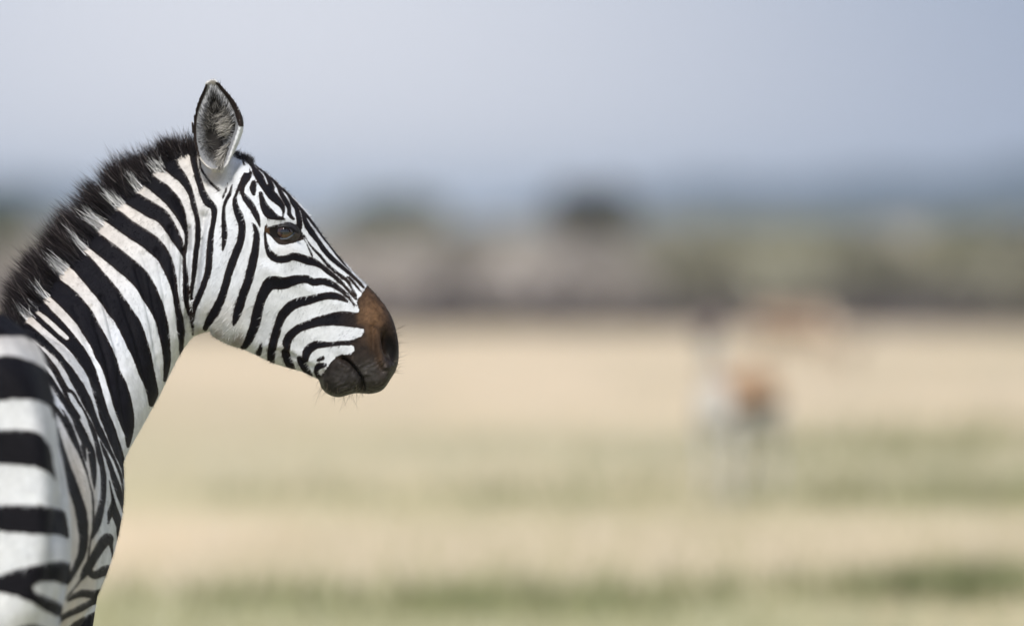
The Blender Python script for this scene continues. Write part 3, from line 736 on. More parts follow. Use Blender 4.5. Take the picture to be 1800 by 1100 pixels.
pale *= 1 - np.array((.05, .03, .0)) * np.clip(vnoise(p * 9, 84), 0, 1)[:, None]

blk = np.array((.0054, .0051, .0078)); brn = np.array((.026, .0145, .0095))
edge = np.clip(1 + sd / 4.0, 0, 1)[:, None] * .7
dark = blk * (1 - edge) + brn * edge
dark = dark * (.85 + .35 * nz1)[:, None]
# muzzle: rust brown on the bridge of the nose, charcoal lips
mzf = np.zeros(len(p)); mzf[fi] = np.clip(.5 - mz / 6, 0, 1)
br = np.zeros(len(p))
br += .72 * np.exp(-.5 * (((U - 650) / 21) ** 2 + ((V_ - 546) / 24) ** 2)) + .35 * np.exp(-.5 * (((U - 658) / 9) ** 2 + ((V_ - 585) / 22) ** 2)) + .38 * np.exp(-.5 * (((U - 668) / 5) ** 2 + ((V_ - 634) / 14) ** 2))
br = np.clip(br * (.55 + .6 * nz2 + .25 * nz1 + .12 * nz3), 0, 1)
rust = np.array((.135, .074, .037)); lip = np.array((.0185, .0155, .0145)); bro = np.array((.022, .0145, .011))
lw = np.clip((V_ - 615) / 40, 0, 1)[:, None]
mcol = bro * (1 - lw) + lip * lw
mcol = mcol * (1 - br[:, None]) + rust * br[:, None]
grey = np.clip(np.exp(-.5 * (((U - 648) / 18) ** 2 + ((V_ - 655) / 18) ** 2)) + .8 * np.exp(-.5 * (((U - 598) / 14) ** 2 + ((V_ - 672) / 14) ** 2)), 0, 1)[:, None] * (.5 + .5 * nz2)[:, None]
mcol = mcol * (1 - grey) + np.array((.060, .055, .053)) * grey  # grey sheen on the lips painted into the colour
spk = ((np.abs(nz3) > .55) & (nz2 > .55) & (V_ > 620))[:, None]
mcol = np.where(spk, mcol * 1.9, mcol)
ns = np.clip(gs2(686, 608, 8, 17, -12) * 1.4, 0, 1)[:, None]
mcol = mcol * (1 - ns * .9)  # shade of the nostril hollow painted into the colour
mcol = mcol * np.clip(1 + .45 * vnoise(p * 330, 92) + .30 * vnoise(p * 130, 93) + .25 * vnoise(p * 50, 94), .35, 2)[:, None]
nearm = np.clip((U - 590) / 40, 0, 1)[:, None] * (V_ > 480)[:, None] * (V_ < 600)[:, None] * .8
dark = dark * (1 - nearm) + (bro * 1.2) * nearm
dark = dark * (1 - mzf[:, None]) + mcol * mzf[:, None]
epf = np.zeros(len(p)); epf[fi] = np.clip(-ep / 2, 0, 1)
ecol = np.where((V_ > 418)[:, None], np.array((.028, .020, .016)), np.array((.009, .007, .0065)))
ecol = np.where((U < 474)[:, None], np.array((.055, .030, .015)), ecol)
dark = dark * (1 - epf[:, None]) + ecol * epf[:, None]

# ears
EL = [(r[1], r[0]) for r in ear_rows][::-1]; ER = [(r[2], r[0]) for r in ear_rows]
ear_poly = EL + ER
in_ear = (V_ < 303) & (U > 330) & (U < 436) & ((p[:, 1] < YH - .045) | (V_ < 262))
esd = poly_sd(U, V_, ear_poly)
near_ear = in_ear & (p[:, 1] < YH)
inside = near_ear & (esd < -1.0) & (p[:, 1] > YH - .125) & (V_ < 300)
rim = stroke_sd(U, V_, [(380,146,3),(389,153,9),(398,163,10),(407,177,9.5),(415,194,8),(419,210,6.5),(420,222,2)])
rim = np.minimum(rim, stroke_sd(U, V_, [(363,150,4),(358,160,9),(350,178,9.5),(343,200,9),(341,222,8.5),(342,242,7),(346,262,5),(351,276,3.5)]))
rim = np.minimum(rim, poly_sd(U, V_, [(414,176),(421,186),(430,204),(440,221),(420,224),(421,205)]))
sd = np.where(in_ear, rim + .5 * nz3, sd)
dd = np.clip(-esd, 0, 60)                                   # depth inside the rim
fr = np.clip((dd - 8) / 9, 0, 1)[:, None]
incol = np.array((.26, .265, .28)) * (1 - fr) + np.array((.020, .018, .017)) * fr  # dark ear skin, painted darker inward to deepen the shade of the cup
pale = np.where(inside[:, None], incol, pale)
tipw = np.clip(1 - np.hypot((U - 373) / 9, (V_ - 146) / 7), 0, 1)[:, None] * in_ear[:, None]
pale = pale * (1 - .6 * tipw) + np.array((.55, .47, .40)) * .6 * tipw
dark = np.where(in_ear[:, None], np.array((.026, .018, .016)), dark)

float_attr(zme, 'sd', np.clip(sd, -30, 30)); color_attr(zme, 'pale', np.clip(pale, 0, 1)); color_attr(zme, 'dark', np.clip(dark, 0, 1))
bare = np.clip(mzf * np.clip((V_ - 600) / 30, 0, 1) + epf * .6, 0, 1); float_attr(zme, 'bare', bare)

def coat_material():
    m, n, l, b = mat_new('zebra_coat')
    def at_(nm): a = n.new('ShaderNodeAttribute'); a.attribute_name = nm; return a
    s, pa, da, ba = at_('sd'), at_('pale'), at_('dark'), at_('bare')
    tc = n.new('ShaderNodeTexCoord')
    nz = n.new('ShaderNodeTexNoise'); nz.inputs['Scale'].default_value = 420; nz.inputs['Detail'].default_value = 3
    l.new(tc.outputs['Object'], nz.inputs['Vector'])
    k = n.new('ShaderNodeMath'); k.operation = 'MULTIPLY_ADD'; k.inputs[1].default_value = 3.0; k.inputs[2].default_value = -1.5; l.new(nz.outputs['Fac'], k.inputs[0])
    a = n.new('ShaderNodeMath'); a.operation = 'ADD'; l.new(s.outputs['Fac'], a.inputs[0]); l.new(k.outputs[0], a.inputs[1])
    mr = n.new('ShaderNodeMapRange'); mr.interpolation_type = 'SMOOTHSTEP'; mr.inputs[1].default_value = -.7; mr.inputs[2].default_value = .7; l.new(a.outputs[0], mr.inputs[0])
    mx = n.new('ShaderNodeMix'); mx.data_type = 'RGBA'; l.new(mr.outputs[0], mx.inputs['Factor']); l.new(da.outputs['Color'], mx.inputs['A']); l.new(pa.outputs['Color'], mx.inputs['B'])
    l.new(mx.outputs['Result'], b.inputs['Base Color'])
    rr_ = n.new('ShaderNodeMapRange'); rr_.inputs[3].default_value = .72; rr_.inputs[4].default_value = .46; l.new(ba.outputs['Fac'], rr_.inputs[0]); l.new(rr_.outputs[0], b.inputs['Roughness'])
    b.inputs['Specular IOR Level'].default_value = .14
    vo = n.new('ShaderNodeTexNoise'); vo.inputs['Scale'].default_value = 260; vo.inputs['Detail'].default_value = 4; l.new(tc.outputs['Object'], vo.inputs['Vector'])
    bp = n.new('ShaderNodeBump'); bp.inputs['Strength'].default_value = .35; bp.inputs['Distance'].default_value = .0012; l.new(vo.outputs['Fac'], bp.inputs['Height']); l.new(bp.outputs['Normal'], b.inputs['Normal'])
    return m
zebra = empty('zebra', (-.95, 14.7, 0))
tag(zebra, 'striped zebra seen from behind with its head turned in profile', 'zebra')
zbody = link_mesh('body', zme, zebra, coat_material())
hair_mat = attr_mat('hair', 'tint', .55, .35)

# ------------------------------------------------------------------ zebra: short coat, mane, ear tufts, whiskers
nf = len(zme.polygons)
lt = np.empty(nf, dtype=np.int32); zme.polygons.foreach_get('loop_total', lt)
ls = np.empty(nf, dtype=np.int32); zme.polygons.foreach_get('loop_start', ls)
lv = np.empty(len(zme.loops), dtype=np.int32); zme.loops.foreach_get('vertex_index', lv)
quads = ls[lt == 4][:, None] + np.arange(4); Q = lv[quads]
T3 = np.vstack([Q[:, [0, 1, 2]], Q[:, [0, 2, 3]]])
ctr = p[T3].mean(1); area = np.linalg.norm(np.cross(p[T3[:, 1]] - p[T3[:, 0]], p[T3[:, 2]] - p[T3[:, 0]]), axis=1) * .5
cu, cv_ = uv_of(ctr); fn = nv[T3[:, 0]]
vdir = ctr - np.array((0, 0, CAM_H)); vdir /= np.linalg.norm(vdir, axis=1)[:, None]
facing = -(fn * vdir).sum(1)
dens = np.where((cu > -40) & (cv_ < 1140), np.where(facing > -.25, 1.0, .18), .05)
dens *= np.where(ctr[:, 2] < .55, 0, 1)
dens *= 1 - .75 * bare[T3[:, 0]]
dens = np.where(inside[T3[:, 0]], 0, dens)
pr_ = area * dens; pr_ /= pr_.sum()
NS = 480000
pick = rng.choice(len(T3), NS, p=pr_)
b1, b2 = rng.uniform(size=NS), rng.uniform(size=NS); fl = b1 + b2 > 1; b1[fl], b2[fl] = 1 - b1[fl], 1 - b2[fl]
tri = T3[pick]; w3 = np.c_[1 - b1 - b2, b1, b2]
def interp(a):
    return np.einsum('nk,nk...->n...', w3, a[tri]) if a.ndim == 1 else np.einsum('nk,nkc->nc', w3, a[tri])
rp, rn, rsd, rpale, rdark, rbare = interp(p), interp(nv), interp(sd), interp(pale), interp(dark), interp(bare)
rn /= np.linalg.norm(rn, axis=1)[:, None]
ru, rv = uv_of(rp)
# lie of the hair: swept back and down the face, back along the neck, down the quarter
headw = np.clip((ru - 330) / 40, 0, 1)[:, None]
flow = np.array((-.55, 0, -.62)) * headw + np.array((-.45, -.05, -.80)) * (1 - headw)
flow = np.where((rp[:, 1] < 14.42)[:, None], np.array((.12, .0, -1.0)), flow)
up = (rv < 300) & (ru > 335)
flow = np.where(up[:, None], np.array((0, 0, 1.0)), flow)
flow = flow + .45 * np.c_[vnoise(rp * 30, 31), vnoise(rp * 30, 32), vnoise(rp * 30, 33)] + rng.normal(0, .16, (NS, 3))
flow -= rn * (flow * rn).sum(1)[:, None]; flow /= np.maximum(1e-6, np.linalg.norm(flow, axis=1))[:, None]
stray = rng.uniform(size=NS) < .09
lift = (rng.uniform(.06, .24, NS) + stray * rng.uniform(.1, .8, NS) + .16 * np.clip(vnoise(rp * 210, 65), -.5, 1))[:, None]
dr = flow + rn * lift; dr /= np.linalg.norm(dr, axis=1)[:, None]
ln = rng.uniform(.0026, .0048, NS) * np.where(stray, 2.2, 1.0) * np.where(rp[:, 1] < 14.42, 1.3, 1.0) * (1 - .6 * rbare) * np.where(mzf[tri[:, 0]] > .5, .6, 1.0) * np.where(epf[tri[:, 0]] > .3, .6, 1)
sidev = np.cross(flow, rn)
wid = np.full(NS, .00095)
# locks: neighbouring hairs lie together, so tone and edge wander at a few millimetres, drawn out along the lie
lay = np.c_[(rp * sidev).sum(1) * 330, (rp * flow).sum(1) * 110, rp[:, 1] * 60]
lock = vnoise(rp * 300, 61) * .6 + vnoise(rp * 130, 62) * .4
isw = (rsd + 1.5 * vnoise(rp * 330, 63) * np.clip(np.abs(rsd) < 4, .2, 1) + rng.normal(0, .4, NS) > 0)[:, None]
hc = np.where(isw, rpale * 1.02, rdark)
hc = hc * rng.uniform(.80, 1.14, (NS, 1)) * (1 + .17 * lock)[:, None] * (1 + .10 * vnoise(rp * 42, 64))[:, None]
SV = np.stack([rp - rn * .0006 - sidev * wid[:, None] / 2, rp - rn * .0006 + sidev * wid[:, None] / 2, rp + dr * ln[:, None]], 1).reshape(-1, 3)
cm = np_mesh('coat', SV, np.arange(NS * 3).reshape(-1, 3), False); color_attr(cm, 'tint', np.clip(np.repeat(hc, 3, 0), 0, 1))
link_mesh('coat', cm, zebra, attr_mat('short_hair', 'tint', .65, .12))

def surf_candidates(mask):
    return np.nonzero(mask)[0]

# mane
cpts = catmull([(a, b, 0) for a, b in CREST], 10)
CL = np.interp(np.linspace(0, 1, len(cpts)), [0, .06, .12, .22, .32, .45, .6, .75, .86, .94, 1], [16, 20, 26, 40, 56, 64, 66, 66, 62, 44, 16])
cand = surf_candidates((cdist < 15) & (~rump) & (p[:, 1] > 15.0) & (U < 345) & ~in_ear)
tan_ = np.gradient(cpts[:, :2], axis=0); nrm_ = np.c_[tan_[:, 1], -tan_[:, 0]]; nrm_ /= np.linalg.norm(nrm_, axis=1)[:, None]
if nrm_[len(nrm_) // 2, 1] > 0: nrm_ = -nrm_
def nearest_crest(u, v):
    dm = (u[:, None] - cpts[None, :, 0]) ** 2 + (v[:, None] - cpts[None, :, 1]) ** 2
    return dm.argmin(1)
NCL, PER = 760, 34
cc = rng.choice(cand, NCL)
ci = nearest_crest(U[cc], V_[cc])
rep = np.repeat(np.arange(NCL), PER); NM = len(rep)
rootp = p[cc][rep] + rng.normal(0, .0042, (NM, 3)) * np.array((1, .9, 1)) - nv[cc][rep] * .003
cw = nrm_[ci]
cdir = np.c_[cw[:, 0], np.zeros(NCL), -cw[:, 1]] + np.c_[rng.normal(0, .13, NCL), (p[cc][:, 1] - YH) * 2.2 + rng.normal(0, .10, NCL), rng.normal(0, .10, NCL)] + np.array((.03, 0, .05))
cdir /= np.linalg.norm(cdir, axis=1)[:, None]
clen = CL[ci] * 1e-3 * rng.uniform(.80, 1.06, NCL)
clen = clen + (cdist[cc] * .8e-3) * (p[cc][:, 1] < YH)
tip = p[cc] + cdir * clen[:, None]
tips = tip[rep] + rng.normal(0, .0065, (NM, 3))
dv = tips - rootp; L = np.linalg.norm(dv, axis=1); dv /= L[:, None]
L = L * rng.uniform(.62, 1.16, NM)
rsdm = sd[cc][rep] + rng.normal(0, 1.2, NM) - 1.0
wht = ((rsdm > 0) & (U[cc][rep] < 300) & (cdist[cc][rep] > 4) & (p[cc][rep][:, 1] < YH - .004))[:, None]
c0 = np.where(wht, np.array((.84, .84, .85)), np.array((.0095, .0085, .0115))) * rng.uniform(.7, 1.15, (NM, 1))
c1 = np.array((.016, .011, .012)) * rng.uniform(.5, 2.0, (NM, 1)); c1 = np.where(rng.uniform(size=(NM, 1)) < .05, np.array((.30, .26, .25)), c1)
keep = ~(wht[:, 0] & (rng.uniform(size=NM) < .58))
longw = (wht[:, 0]) & (rng.uniform(size=NM) < .42)
c1 = np.where(wht, np.array((.66, .66, .66)) * rng.uniform(.2, 1.1, (NM, 1)), c1)
L = np.where(wht[:, 0], L * rng.uniform(.2, .68, NM), L)
dv = np.where(wht, dv + np.array((0, -.16, 0)), dv); dv /= np.linalg.norm(dv, axis=1)[:, None]
bend = rng.normal(0, .005, (NM, 3)) + np.array((-.002, 0, .004))
MV, MF, MC = strands(rootp[keep], dv[keep], L[keep], np.where(wht[:, 0], .0022, .0011)[keep], bend[keep], 4, c0[keep], c1[keep])
# forelock
fc = surf_candidates((stroke_sd(U, V_, [(414, 274, 9), (426, 279, 9), (441, 289, 6)]) < 0) & front & ~near_ear)
if len(fc):
    k = rng.choice(fc, 900); dl = np.array((.30, 0, .8)) + rng.normal(0, .2, (900, 3)); dl /= np.linalg.norm(dl, axis=1)[:, None]
    dk = np.array((.014, .0125, .015)) * np.ones((900, 3))
    a_, b_, c_ = strands(p[k], dl, rng.uniform(.005, .013, 900), np.full(900, .0011), rng.normal(0, .003, (900, 3)), 3, dk, dk)
    MF = np.vstack([MF, b_ + len(MV)]); MV = np.vstack([MV, a_]); MC = np.vstack([MC, c_])
mm = np_mesh('mane', MV, MF, False); color_attr(mm, 'tint', np.clip(MC, 0, 1))
tag(link_mesh('mane', mm, zebra, hair_mat), 'stiff upright dark mane with pale tufts at the roots')

# hair inside the near ear: short pale fringe round the rim, long curling tufts in the cup
ic = surf_candidates(inside & (esd < -5.5))
k = rng.choice(ic, 6500); kd = -esd[k]; k = k[kd < 17]; kd = -esd[k]; nk_ = len(k)
inw = np.c_[382 - U[k], np.zeros(nk_), V_[k] - 232]; inw /= np.maximum(1, np.linalg.norm(inw, axis=1))[:, None]
dl = inw + np.array((0, -.45, 0)) + rng.normal(0, .14, (nk_, 3)); dl /= np.linalg.norm(dl, axis=1)[:, None]
tone = np.clip(1.5 - kd / 12, .08, 1)[:, None]
fc0 = (np.array((.52, .53, .56)) * tone + np.array((.05, .045, .04)) * (1 - tone)) * rng.uniform(.75, 1.2, (nk_, 1))
EV, EF, EC = strands(p[k], dl, rng.uniform(.006, .012, nk_), np.full(nk_, .0009), np.zeros((nk_, 3)), 2, fc0, fc0 * .8)
tufts = [  # root u v, lean du dv, length px, brightness, spread px
 (411,210,-.95,.35,36,1.0,3.5),(413,221,-.95,.15,38,1.0,3.5),(409,233,-.95,-.05,30,.9,3.5),(405,198,-.8,.6,30,.75,4),(398,186,-.6,.85,24,.5,4),(362,196,.4,.9,22,.45,4),(357,212,.6,.8,20,.5,4),
 (357,250,.7,.5,18,.4,4),(366,268,.5,.6,18,.4,4),(407,258,-.85,.5,34,1.0,3.5),(403,268,-.8,.65,34,1.0,3.5),(397,278,-.6,.8,26,.9,3.5),(391,286,-.4,.9,18,.7,3.5),(378,180,-.1,1,20,.35,4),(386,200,-.5,.9,24,.6,4),(375,216,.2,1,18,.4,4)]
for tu, tv, du, dv_, tl, tb, sp in tufts:
    m_ = 110; g = rng.normal(0, sp, (m_, 2)) * np.array((.8, 1.1))
    dd2 = (U[ic][None, :] - (tu + g[:, :1])) ** 2 + (V_[ic][None, :] - (tv + g[:, 1:])) ** 2
    kk = ic[dd2.argmin(1)]
    l_ = math.hypot(du, dv_); dl = np.array((du / l_, -.45, -dv_ / l_)) + rng.normal(0, .16, (m_, 3)); dl /= np.linalg.norm(dl, axis=1)[:, None]
    up_ = np.array((dv_ / l_, 0, du / l_)) * rng.uniform(-.004, .009, (m_, 1))
    c0_ = np.array((.022, .02, .018)) * rng.uniform(.6, 1.4, (m_, 1)); c1_ = np.array((.86, .82, .75)) * tb ** 1.6 * rng.uniform(.2, 1.15, (m_, 1))
    hl_ = tl * 1e-3 * rng.uniform(.5, 1.1, m_); mu_, mv_ = uv_of(p[kk] + dl * (hl_ * .6)[:, None]); ok_ = np.hypot((mu_ - 385) / 8, (mv_ - 247) / 14) > 1
    a_, b_, c_ = strands(p[kk][ok_], dl[ok_], hl_[ok_], np.full(ok_.sum(), .0011), up_[ok_], 4, c0_[ok_], c1_[ok_])
    EF = np.vstack([EF, b_ + len(EV)]); EV = np.vstack([EV, a_]); EC = np.vstack([EC, c_])
em = np_mesh('ear_hair', EV, EF, False); color_attr(em, 'tint', np.clip(EC, 0, 1))
link_mesh('ear_hair', em, zebra, hair_mat)

# whiskers on chin and lips
wc = surf_candidates(front & (mzf > .5) & (((V_ > 668) & (U < 640)) | (U > 690)) & (p[:, 1] < YH + .03))
k = rng.choice(wc, 120)
dl = np.where((U[k] > 680)[:, None], np.array((.8, -.15, .35)), np.array((-.25, -.1, -1.0))) + rng.normal(0, .30, (120, 3)) + np.c_[(U[k] - 600) * .006 * (U[k] < 680), np.zeros(120), np.zeros(120)]
dl /= np.linalg.norm(dl, axis=1)[:, None]
wl_ = np.where(rng.uniform(size=120) < .4, rng.uniform(.02, .042, 120), rng.uniform(.006, .016, 120)) * np.where(U[k] > 680, .6, 1)
wk = np.array((.10, .08, .06)) * np.ones((120, 3))
a_, b_, c_ = strands(p[k], dl, wl_, np.full(120, .0006), rng.normal(0, .004, (120, 3)), 4, wk, wk)
wm = np_mesh('whiskers', a_, b_, False); color_attr(wm, 'tint', c_)
tag(link_mesh('whiskers', wm, zebra, hair_mat), kind='stuff')

# ------------------------------------------------------------------ zebra: eyes
def eye_material():
    m, n, l, b = mat_new('eyeball')
    tc = n.new('ShaderNodeTexCoord'); sep = n.new('ShaderNodeSeparateXYZ'); l.new(tc.outputs['Object'], sep.inputs[0])
    def M(op, a, c=None, d_=None):
        k_ = n.new('ShaderNodeMath'); k_.operation = op
        for i_, q in enumerate((a, c, d_)):
            if q is None: continue
            if isinstance(q, (int, float)): k_.inputs[i_].default_value = q
            else: l.new(q, k_.inputs[i_])
        return k_.outputs[0]
    x, z = sep.outputs['X'], sep.outputs['Z']
    rr_ = M('SQRT', M('ADD', M('MULTIPLY', x, x), M('MULTIPLY', z, z)))
    pu = M('SQRT', M('ADD', M('MULTIPLY', M('MULTIPLY', x, .62), M('MULTIPLY', x, .62)), M('MULTIPLY', z, z)))
    rp_ = n.new('ShaderNodeValToRGB'); cr = rp_.color_ramp
    l.new(M('MULTIPLY', rr_, 1 / .014), rp_.inputs['Fac'])
    cr.elements[0].position = .30; cr.elements[0].color = (.07, .024, .007, 1)
    cr.elements[1].position = .95; cr.elements[1].color = (.006, .004, .004, 1)
    e = cr.elements.new(.66); e.color = (.038, .012, .005, 1)
    e = cr.elements.new(.80); e.color = (.03, .01, .005, 1)
    nz = n.new('ShaderNodeTexNoise'); nz.inputs['Scale'].default_value = 700; l.new(tc.outputs['Object'], nz.inputs['Vector'])
    pm = n.new('ShaderNodeMapRange'); pm.inputs[1].default_value = .0056; pm.inputs[2].default_value = .0064; l.new(M('ADD', pu, M('MULTIPLY', nz.outputs['Fac'], .0006)), pm.inputs[0])
    mx = n.new('ShaderNodeMix'); mx.data_type = 'RGBA'; l.new(pm.outputs[0], mx.inputs['Factor']); mx.inputs['A'].default_value = (.004, .004, .006, 1); l.new(rp_.outputs['Color'], mx.inputs['B'])
    l.new(mx.outputs['Result'], b.inputs['Base Color']); b.inputs['Roughness'].default_value = .04; b.inputs['Specular IOR Level'].default_value = .75
    b.inputs['Coat Weight'].default_value = .6; b.inputs['Coat Roughness'].default_value = .03
    return m
eye_mat = eye_material(); lid_mat = attr_mat('eyelid', 'tint', .5, .4, .25, 300)
near = np.hypot(U - 500, V_ - 409) < 9
ys = np.median(p[near & (p[:, 1] < YH)][:, 1])
OPEN = [(478,408),(484,404.5),(491,401.5),(499,400),(507,400.3),(514,403),(519,408.5),(514,414),(506,418.5),(498,419),(490,416.5),(483,412)]
for sgn in (1, -1):
    c = P(501, 408, YH); c[1] = YH + (ys - YH) * sgn + sgn * .0105
    R = .0215
    bm = bmesh.new(); bmesh.ops.create_uvsphere(bm, u_segments=40, v_segments=28, radius=R)
    me = bpy.data.meshes.new('eye'); bm.to_mesh(me); bm.free()
    for q in me.polygons: q.use_smooth = True
    me.materials.append(eye_mat)
    eo = bpy.data.objects.new('eye', me); col.objects.link(eo); eo.parent = zebra
    eo.location = Vector(c) - zebra.location
    eo.rotation_euler = (math.radians(-2), 0, math.radians(6 * sgn))
    # lids: a shell hugging the ball, open along the eye slit
    g = 110; gx1 = np.linspace(-1, 1, g); GX, GZ = np.meshgrid(gx1, gx1)
    lu = 500 + GX * 34; lv_ = 410 + GZ * 24
    X = (lu - 501) * 1e-3 * YH / 15; Z = -(lv_ - 408) * 1e-3 * YH / 15
    od = poly_sd(lu.ravel(), lv_.ravel(), OPEN, 60).reshape(g, g)
    od = np.where(od > 39, 30, od)
    RL = R + .0017 - .0030 * np.clip((1.6 - od) / 3.0, 0, 1) + .0007 * np.exp(-.5 * ((od - 3.2) / 1.4) ** 2)
    rr2 = X ** 2 + Z ** 2
    Yl = -np.sqrt(np.maximum(RL ** 2 - np.minimum(rr2, .0198 ** 2), 1e-8)) + np.maximum(0, np.sqrt(rr2) - .0198) * 1.1
    wr = .0005 * np.sin(od * 1.5 + vnoise(np.c_[lu.ravel() / 9, lv_.ravel() / 9], 5).reshape(g, g) * 2) * np.clip((od - 3) / 4, 0, 1)
    Yl = Yl - wr
    LV = np.c_[c[0] + X.ravel(), (c[1] + sgn * Yl).ravel(), c[2] + Z.ravel()]
    ell = (GX ** 2 + GZ ** 2) < .80
    ok = (od > -2.2) & ell
    idx = np.arange(g * g).reshape(g, g)
    cells = ok[:-1, :-1] & ok[1:, :-1] & ok[:-1, 1:] & ok[1:, 1:]
    fq = np.stack([idx[:-1, :-1][cells], idx[:-1, 1:][cells], idx[1:, 1:][cells], idx[1:, :-1][cells]], 1)
    low = (lv_ > 409).ravel(); odr = od.ravel()
    LC = np.where(low[:, None], np.array((.030, .022, .018)), np.array((.010, .008, .0075)))
    wet = np.exp(-.5 * ((odr - .4) / .7) ** 2)[:, None] * low[:, None]
    LC = LC * (1 - wet) + np.array((.035, .06, .09)) * wet
    lm = np_mesh('eyelid', LV, fq); color_attr(lm, 'tint', LC)
    lo = bpy.data.objects.new('eyelid', lm); lm.materials.append(lid_mat); col.objects.link(lo); lo.parent = eo
    lo.matrix_parent_inverse = (Matrix.Translation(Vector(c)) @ eo.rotation_euler.to_matrix().to_4x4()).inverted()
    # lashes from the upper lid towards the inner corner
    nl = 170; t = rng.uniform(size=nl)
    lx = np.interp(t, [0, .5, 1], [497, 512, 522]); lz = np.interp(t, [0, .5, 1], [397, 399, 407])
    rt = np.c_[c[0] + (lx - 501) * 1e-3, np.full(nl, c[1] - sgn * (R + .0005) * .93), c[2] - (lz - 408) * 1e-3]
    dl = np.c_[.55 + .4 * t, np.full(nl, -.55 * sgn), -.30 - .35 * t] + rng.normal(0, .16, (nl, 3)); dl /= np.linalg.norm(dl, axis=1)[:, None]
    lk = np.array((.012, .010, .010)) * np.ones((nl, 3))
    a_, b_, c_ = strands(rt, dl, rng.uniform(.008, .017, nl), np.full(nl, .0007), np.array((0, 0, .002)) * np.ones((nl, 1)), 3, lk, lk)
    hm_ = np_mesh('lashes', a_, b_, False); color_attr(hm_, 'tint', c_)
    lo = bpy.data.objects.new('lashes', hm_); hm_.materials.append(hair_mat); col.objects.link(lo); lo.parent = eo
    lo.matrix_parent_inverse = (Matrix.Translation(Vector(c)) @ eo.rotation_euler.to_matrix().to_4x4()).inverted()

# ------------------------------------------------------------------ gazelles
gaz_mat = attr_mat('gazelle_coat', 'tint', 0.75, 0.2, 0.1, 12.0)
horn_mat = simple_mat('horn', (0.035, 0.03, 0.028), 0.5, 0.2, 40.0, 0.3)

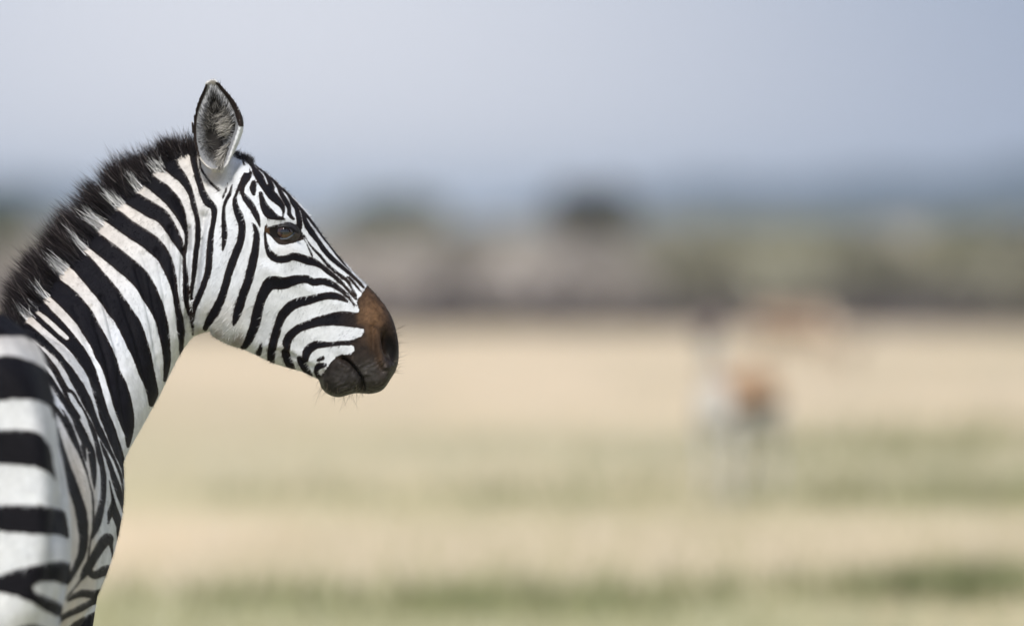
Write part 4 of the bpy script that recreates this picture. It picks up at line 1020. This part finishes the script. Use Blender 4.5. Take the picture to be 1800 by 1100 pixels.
def gazelle(label, loc, rz, graze=False, belly=(0.56, 0.545, 0.52), back=(0.43, 0.27, 0.16)):
    """body faces +X locally"""
    Ly = np.array((0, 1.0, 0))
    body = [(-0.43, 0.60, 0.52, 0.03), (-0.41, 0.645, 0.44, 0.085), (-0.33, 0.675, 0.385, 0.118), (-0.18, 0.67, 0.36, 0.125), (0.0, 0.655, 0.33, 0.14),
            (0.16, 0.655, 0.325, 0.135), (0.28, 0.665, 0.35, 0.115), (0.36, 0.63, 0.40, 0.085), (0.40, 0.57, 0.46, 0.03)]
    parts = [loft([(np.array((x, 0, zt)), np.array((x, 0, zb)), Ly, w, -0.1, 0.9) for x, zt, zb, w in body], 24, 3)]
    if not graze:
        nk = [((0.22, 0.64), (0.34, 0.44), .085), ((0.28, 0.70), (0.39, 0.55), .072), ((0.335, 0.78), (0.425, 0.68), .052), ((0.37, 0.87), (0.455, 0.80), .045),
              ((0.385, 0.955), (0.475, 0.865), .052), ((0.43, 0.965), (0.50, 0.86), .05), ((0.49, 0.925), (0.525, 0.845), .04), ((0.545, 0.875), (0.55, 0.82), .03), ((0.575, 0.845), (0.57, 0.818), .016)]
        ears = (0.405, 0.93); horn0 = (0.42, 0.955); hd = (-0.10, 0.23)
    else:
        nk = [((0.22, 0.66), (0.30, 0.40), .085), ((0.34, 0.62), (0.36, 0.42), .07), ((0.46, 0.50), (0.42, 0.38), .05), ((0.55, 0.37), (0.49, 0.29), .045),
              ((0.63, 0.29), (0.55, 0.19), .052), ((0.66, 0.24), (0.575, 0.15), .05), ((0.67, 0.17), (0.60, 0.11), .04), ((0.675, 0.11), (0.625, 0.07), .03), ((0.672, 0.075), (0.645, 0.05), .016)]
        ears = (0.61, 0.31); horn0 = (0.635, 0.29); hd = (0.16, 0.17)
    parts.append(loft([(np.array((a[0], 0, a[1])), np.array((b[0], 0, b[1])), Ly, w, 0, 1.0) for a, b, w in nk], 20, 3))
    for s in (-1, 1):
        parts.append(tube([(0.25, s * 0.075, 0.50, .07, .05), (0.27, s * 0.08, 0.38, .05, .04), (0.275, s * 0.075, 0.28, .03, .026), (0.27, s * 0.07, 0.20, .021, .02), (0.27, s * 0.068, 0.10, .0145, .014), (0.275, s * 0.068, 0.04, .016, .016), (0.285, s * 0.068, 0.0, .022, .017)], 12))
        parts.append(tube([(-0.30, s * 0.07, 0.56, .10, .06), (-0.27, s * 0.09, 0.42, .085, .055), (-0.30, s * 0.085, 0.32, .05, .036), (-0.37, s * 0.08, 0.235, .027, .023), (-0.365, s * 0.078, 0.12, .016, .015), (-0.35, s * 0.078, 0.04, .017, .017), (-0.335, s * 0.078, 0.0, .023, .018)], 12))
        e0 = np.array((ears[0], s * 0.035, ears[1])); e1 = e0 + np.array((-0.035, s * 0.095, 0.06 if not graze else 0.03))
        parts.append(limb(e0, e1, 0.020, 0.006, 8, 4, 0.0))
    parts.append(limb((-0.42, 0, 0.60), (-0.47, 0, 0.44), 0.018, 0.012, 8, 4, 0.02))
    V, F = joined(parts)
    me = remeshed('body', V, F, 0.009, 5)
    p = co_of(me); x, y, z = p.T
    tan = np.array(back); white = np.array(belly); black = np.array((0.022, 0.02, 0.02)); fawn = np.array((0.55, 0.39, 0.24))
    C = np.tile(tan, (len(p), 1))
    flank = 0.475 - 0.05 * (x + 0.1)                       # the flank band slopes down to the elbow
    on_body = (x > -0.40) & (x < 0.40) & (z > 0.30)
    C[(z < flank + 0.075) & on_body] = fawn
    C[(z < flank + 0.035) & on_body] = black
    C[(z < flank - 0.035) & on_body] = white
    C[(z < 0.40) & ((x > 0.2) | (x < -0.2))] = white * 0.9
    C[(x > 0.355) & (z < 0.62) & (z > 0.36)] = white
    C[(x < -0.39)] = white
    if not graze:
        nck = (z > 0.66) & (x > 0.25); C[nck & (x > 0.375 + (z - 0.66) * 0.22) & (z < 0.84)] = white * 0.95
        C[nck & (x < 0.375 + (z - 0.66) * 0.22)] = tan * 1.05
        C[(z > 0.84) & (np.abs(y) > 0.03) & (x > 0.44) & (z < 0.90)] = black * 2
        C[(z > 0.83) & (x > 0.36)] = np.array((.15, .12, .11))
        C[(x > 0.55) & (z > 0.82)] = black * 1.5
    else:
        C[(x > 0.66) & (z < 0.12)] = black * 2
    C[(z < 0.022)] = black
    C *= (1 + 0.12 * vnoise(p * 14, 3))[:, None]
    color_attr(me, 'tint', C); me.materials.clear(); me.materials.append(gaz_mat)
    root = empty('gazelle', loc, rz); tag(root, label, 'gazelle')
    b = bpy.data.objects.new('body', me); col.objects.link(b); b.parent = root
    for s in (-1, 1):
        q0 = np.array((horn0[0], s * 0.022, horn0[1]))
        segs = [q0, q0 + np.array((hd[0] * 0.35 - 0.01, s * 0.012, hd[1] * 0.4)), q0 + np.array((hd[0] * 0.85, s * 0.02, hd[1] * 0.75)), q0 + np.array((hd[0], s * 0.022, hd[1]))]
        V, F = joined([limb(a, c, ra, rb, 8, 2, 0.0) for a, c, ra, rb in zip(segs[:-1], segs[1:], (.013, .010, .007), (.010, .007, .002))])
        o = bpy.data.objects.new('horn', np_mesh('horn', V, F)); o.data.materials.append(horn_mat); col.objects.link(o); o.parent = root
        eo = bpy.data.objects.new('eye', np_mesh('eye', *limb((horn0[0] + (0.045 if not graze else 0.03), s * 0.047, horn0[1] - 0.04), (horn0[0] + (0.045 if not graze else 0.03), s * 0.056, horn0[1] - 0.04), 0.012, 0.006, 8, 2, 0.0)))
        eo.data.materials.append(horn_mat); col.objects.link(eo); eo.parent = root
    return root

gazelle('tan and white gazelle with dark flank band standing with raised head', at(1296, 43.5), math.radians(-111))
gazelle('tan gazelle with lowered head grazing beyond the standing gazelle', at(1398, 76), math.radians(-40), True, (0.50, 0.41, 0.31), (0.25, 0.175, 0.135))
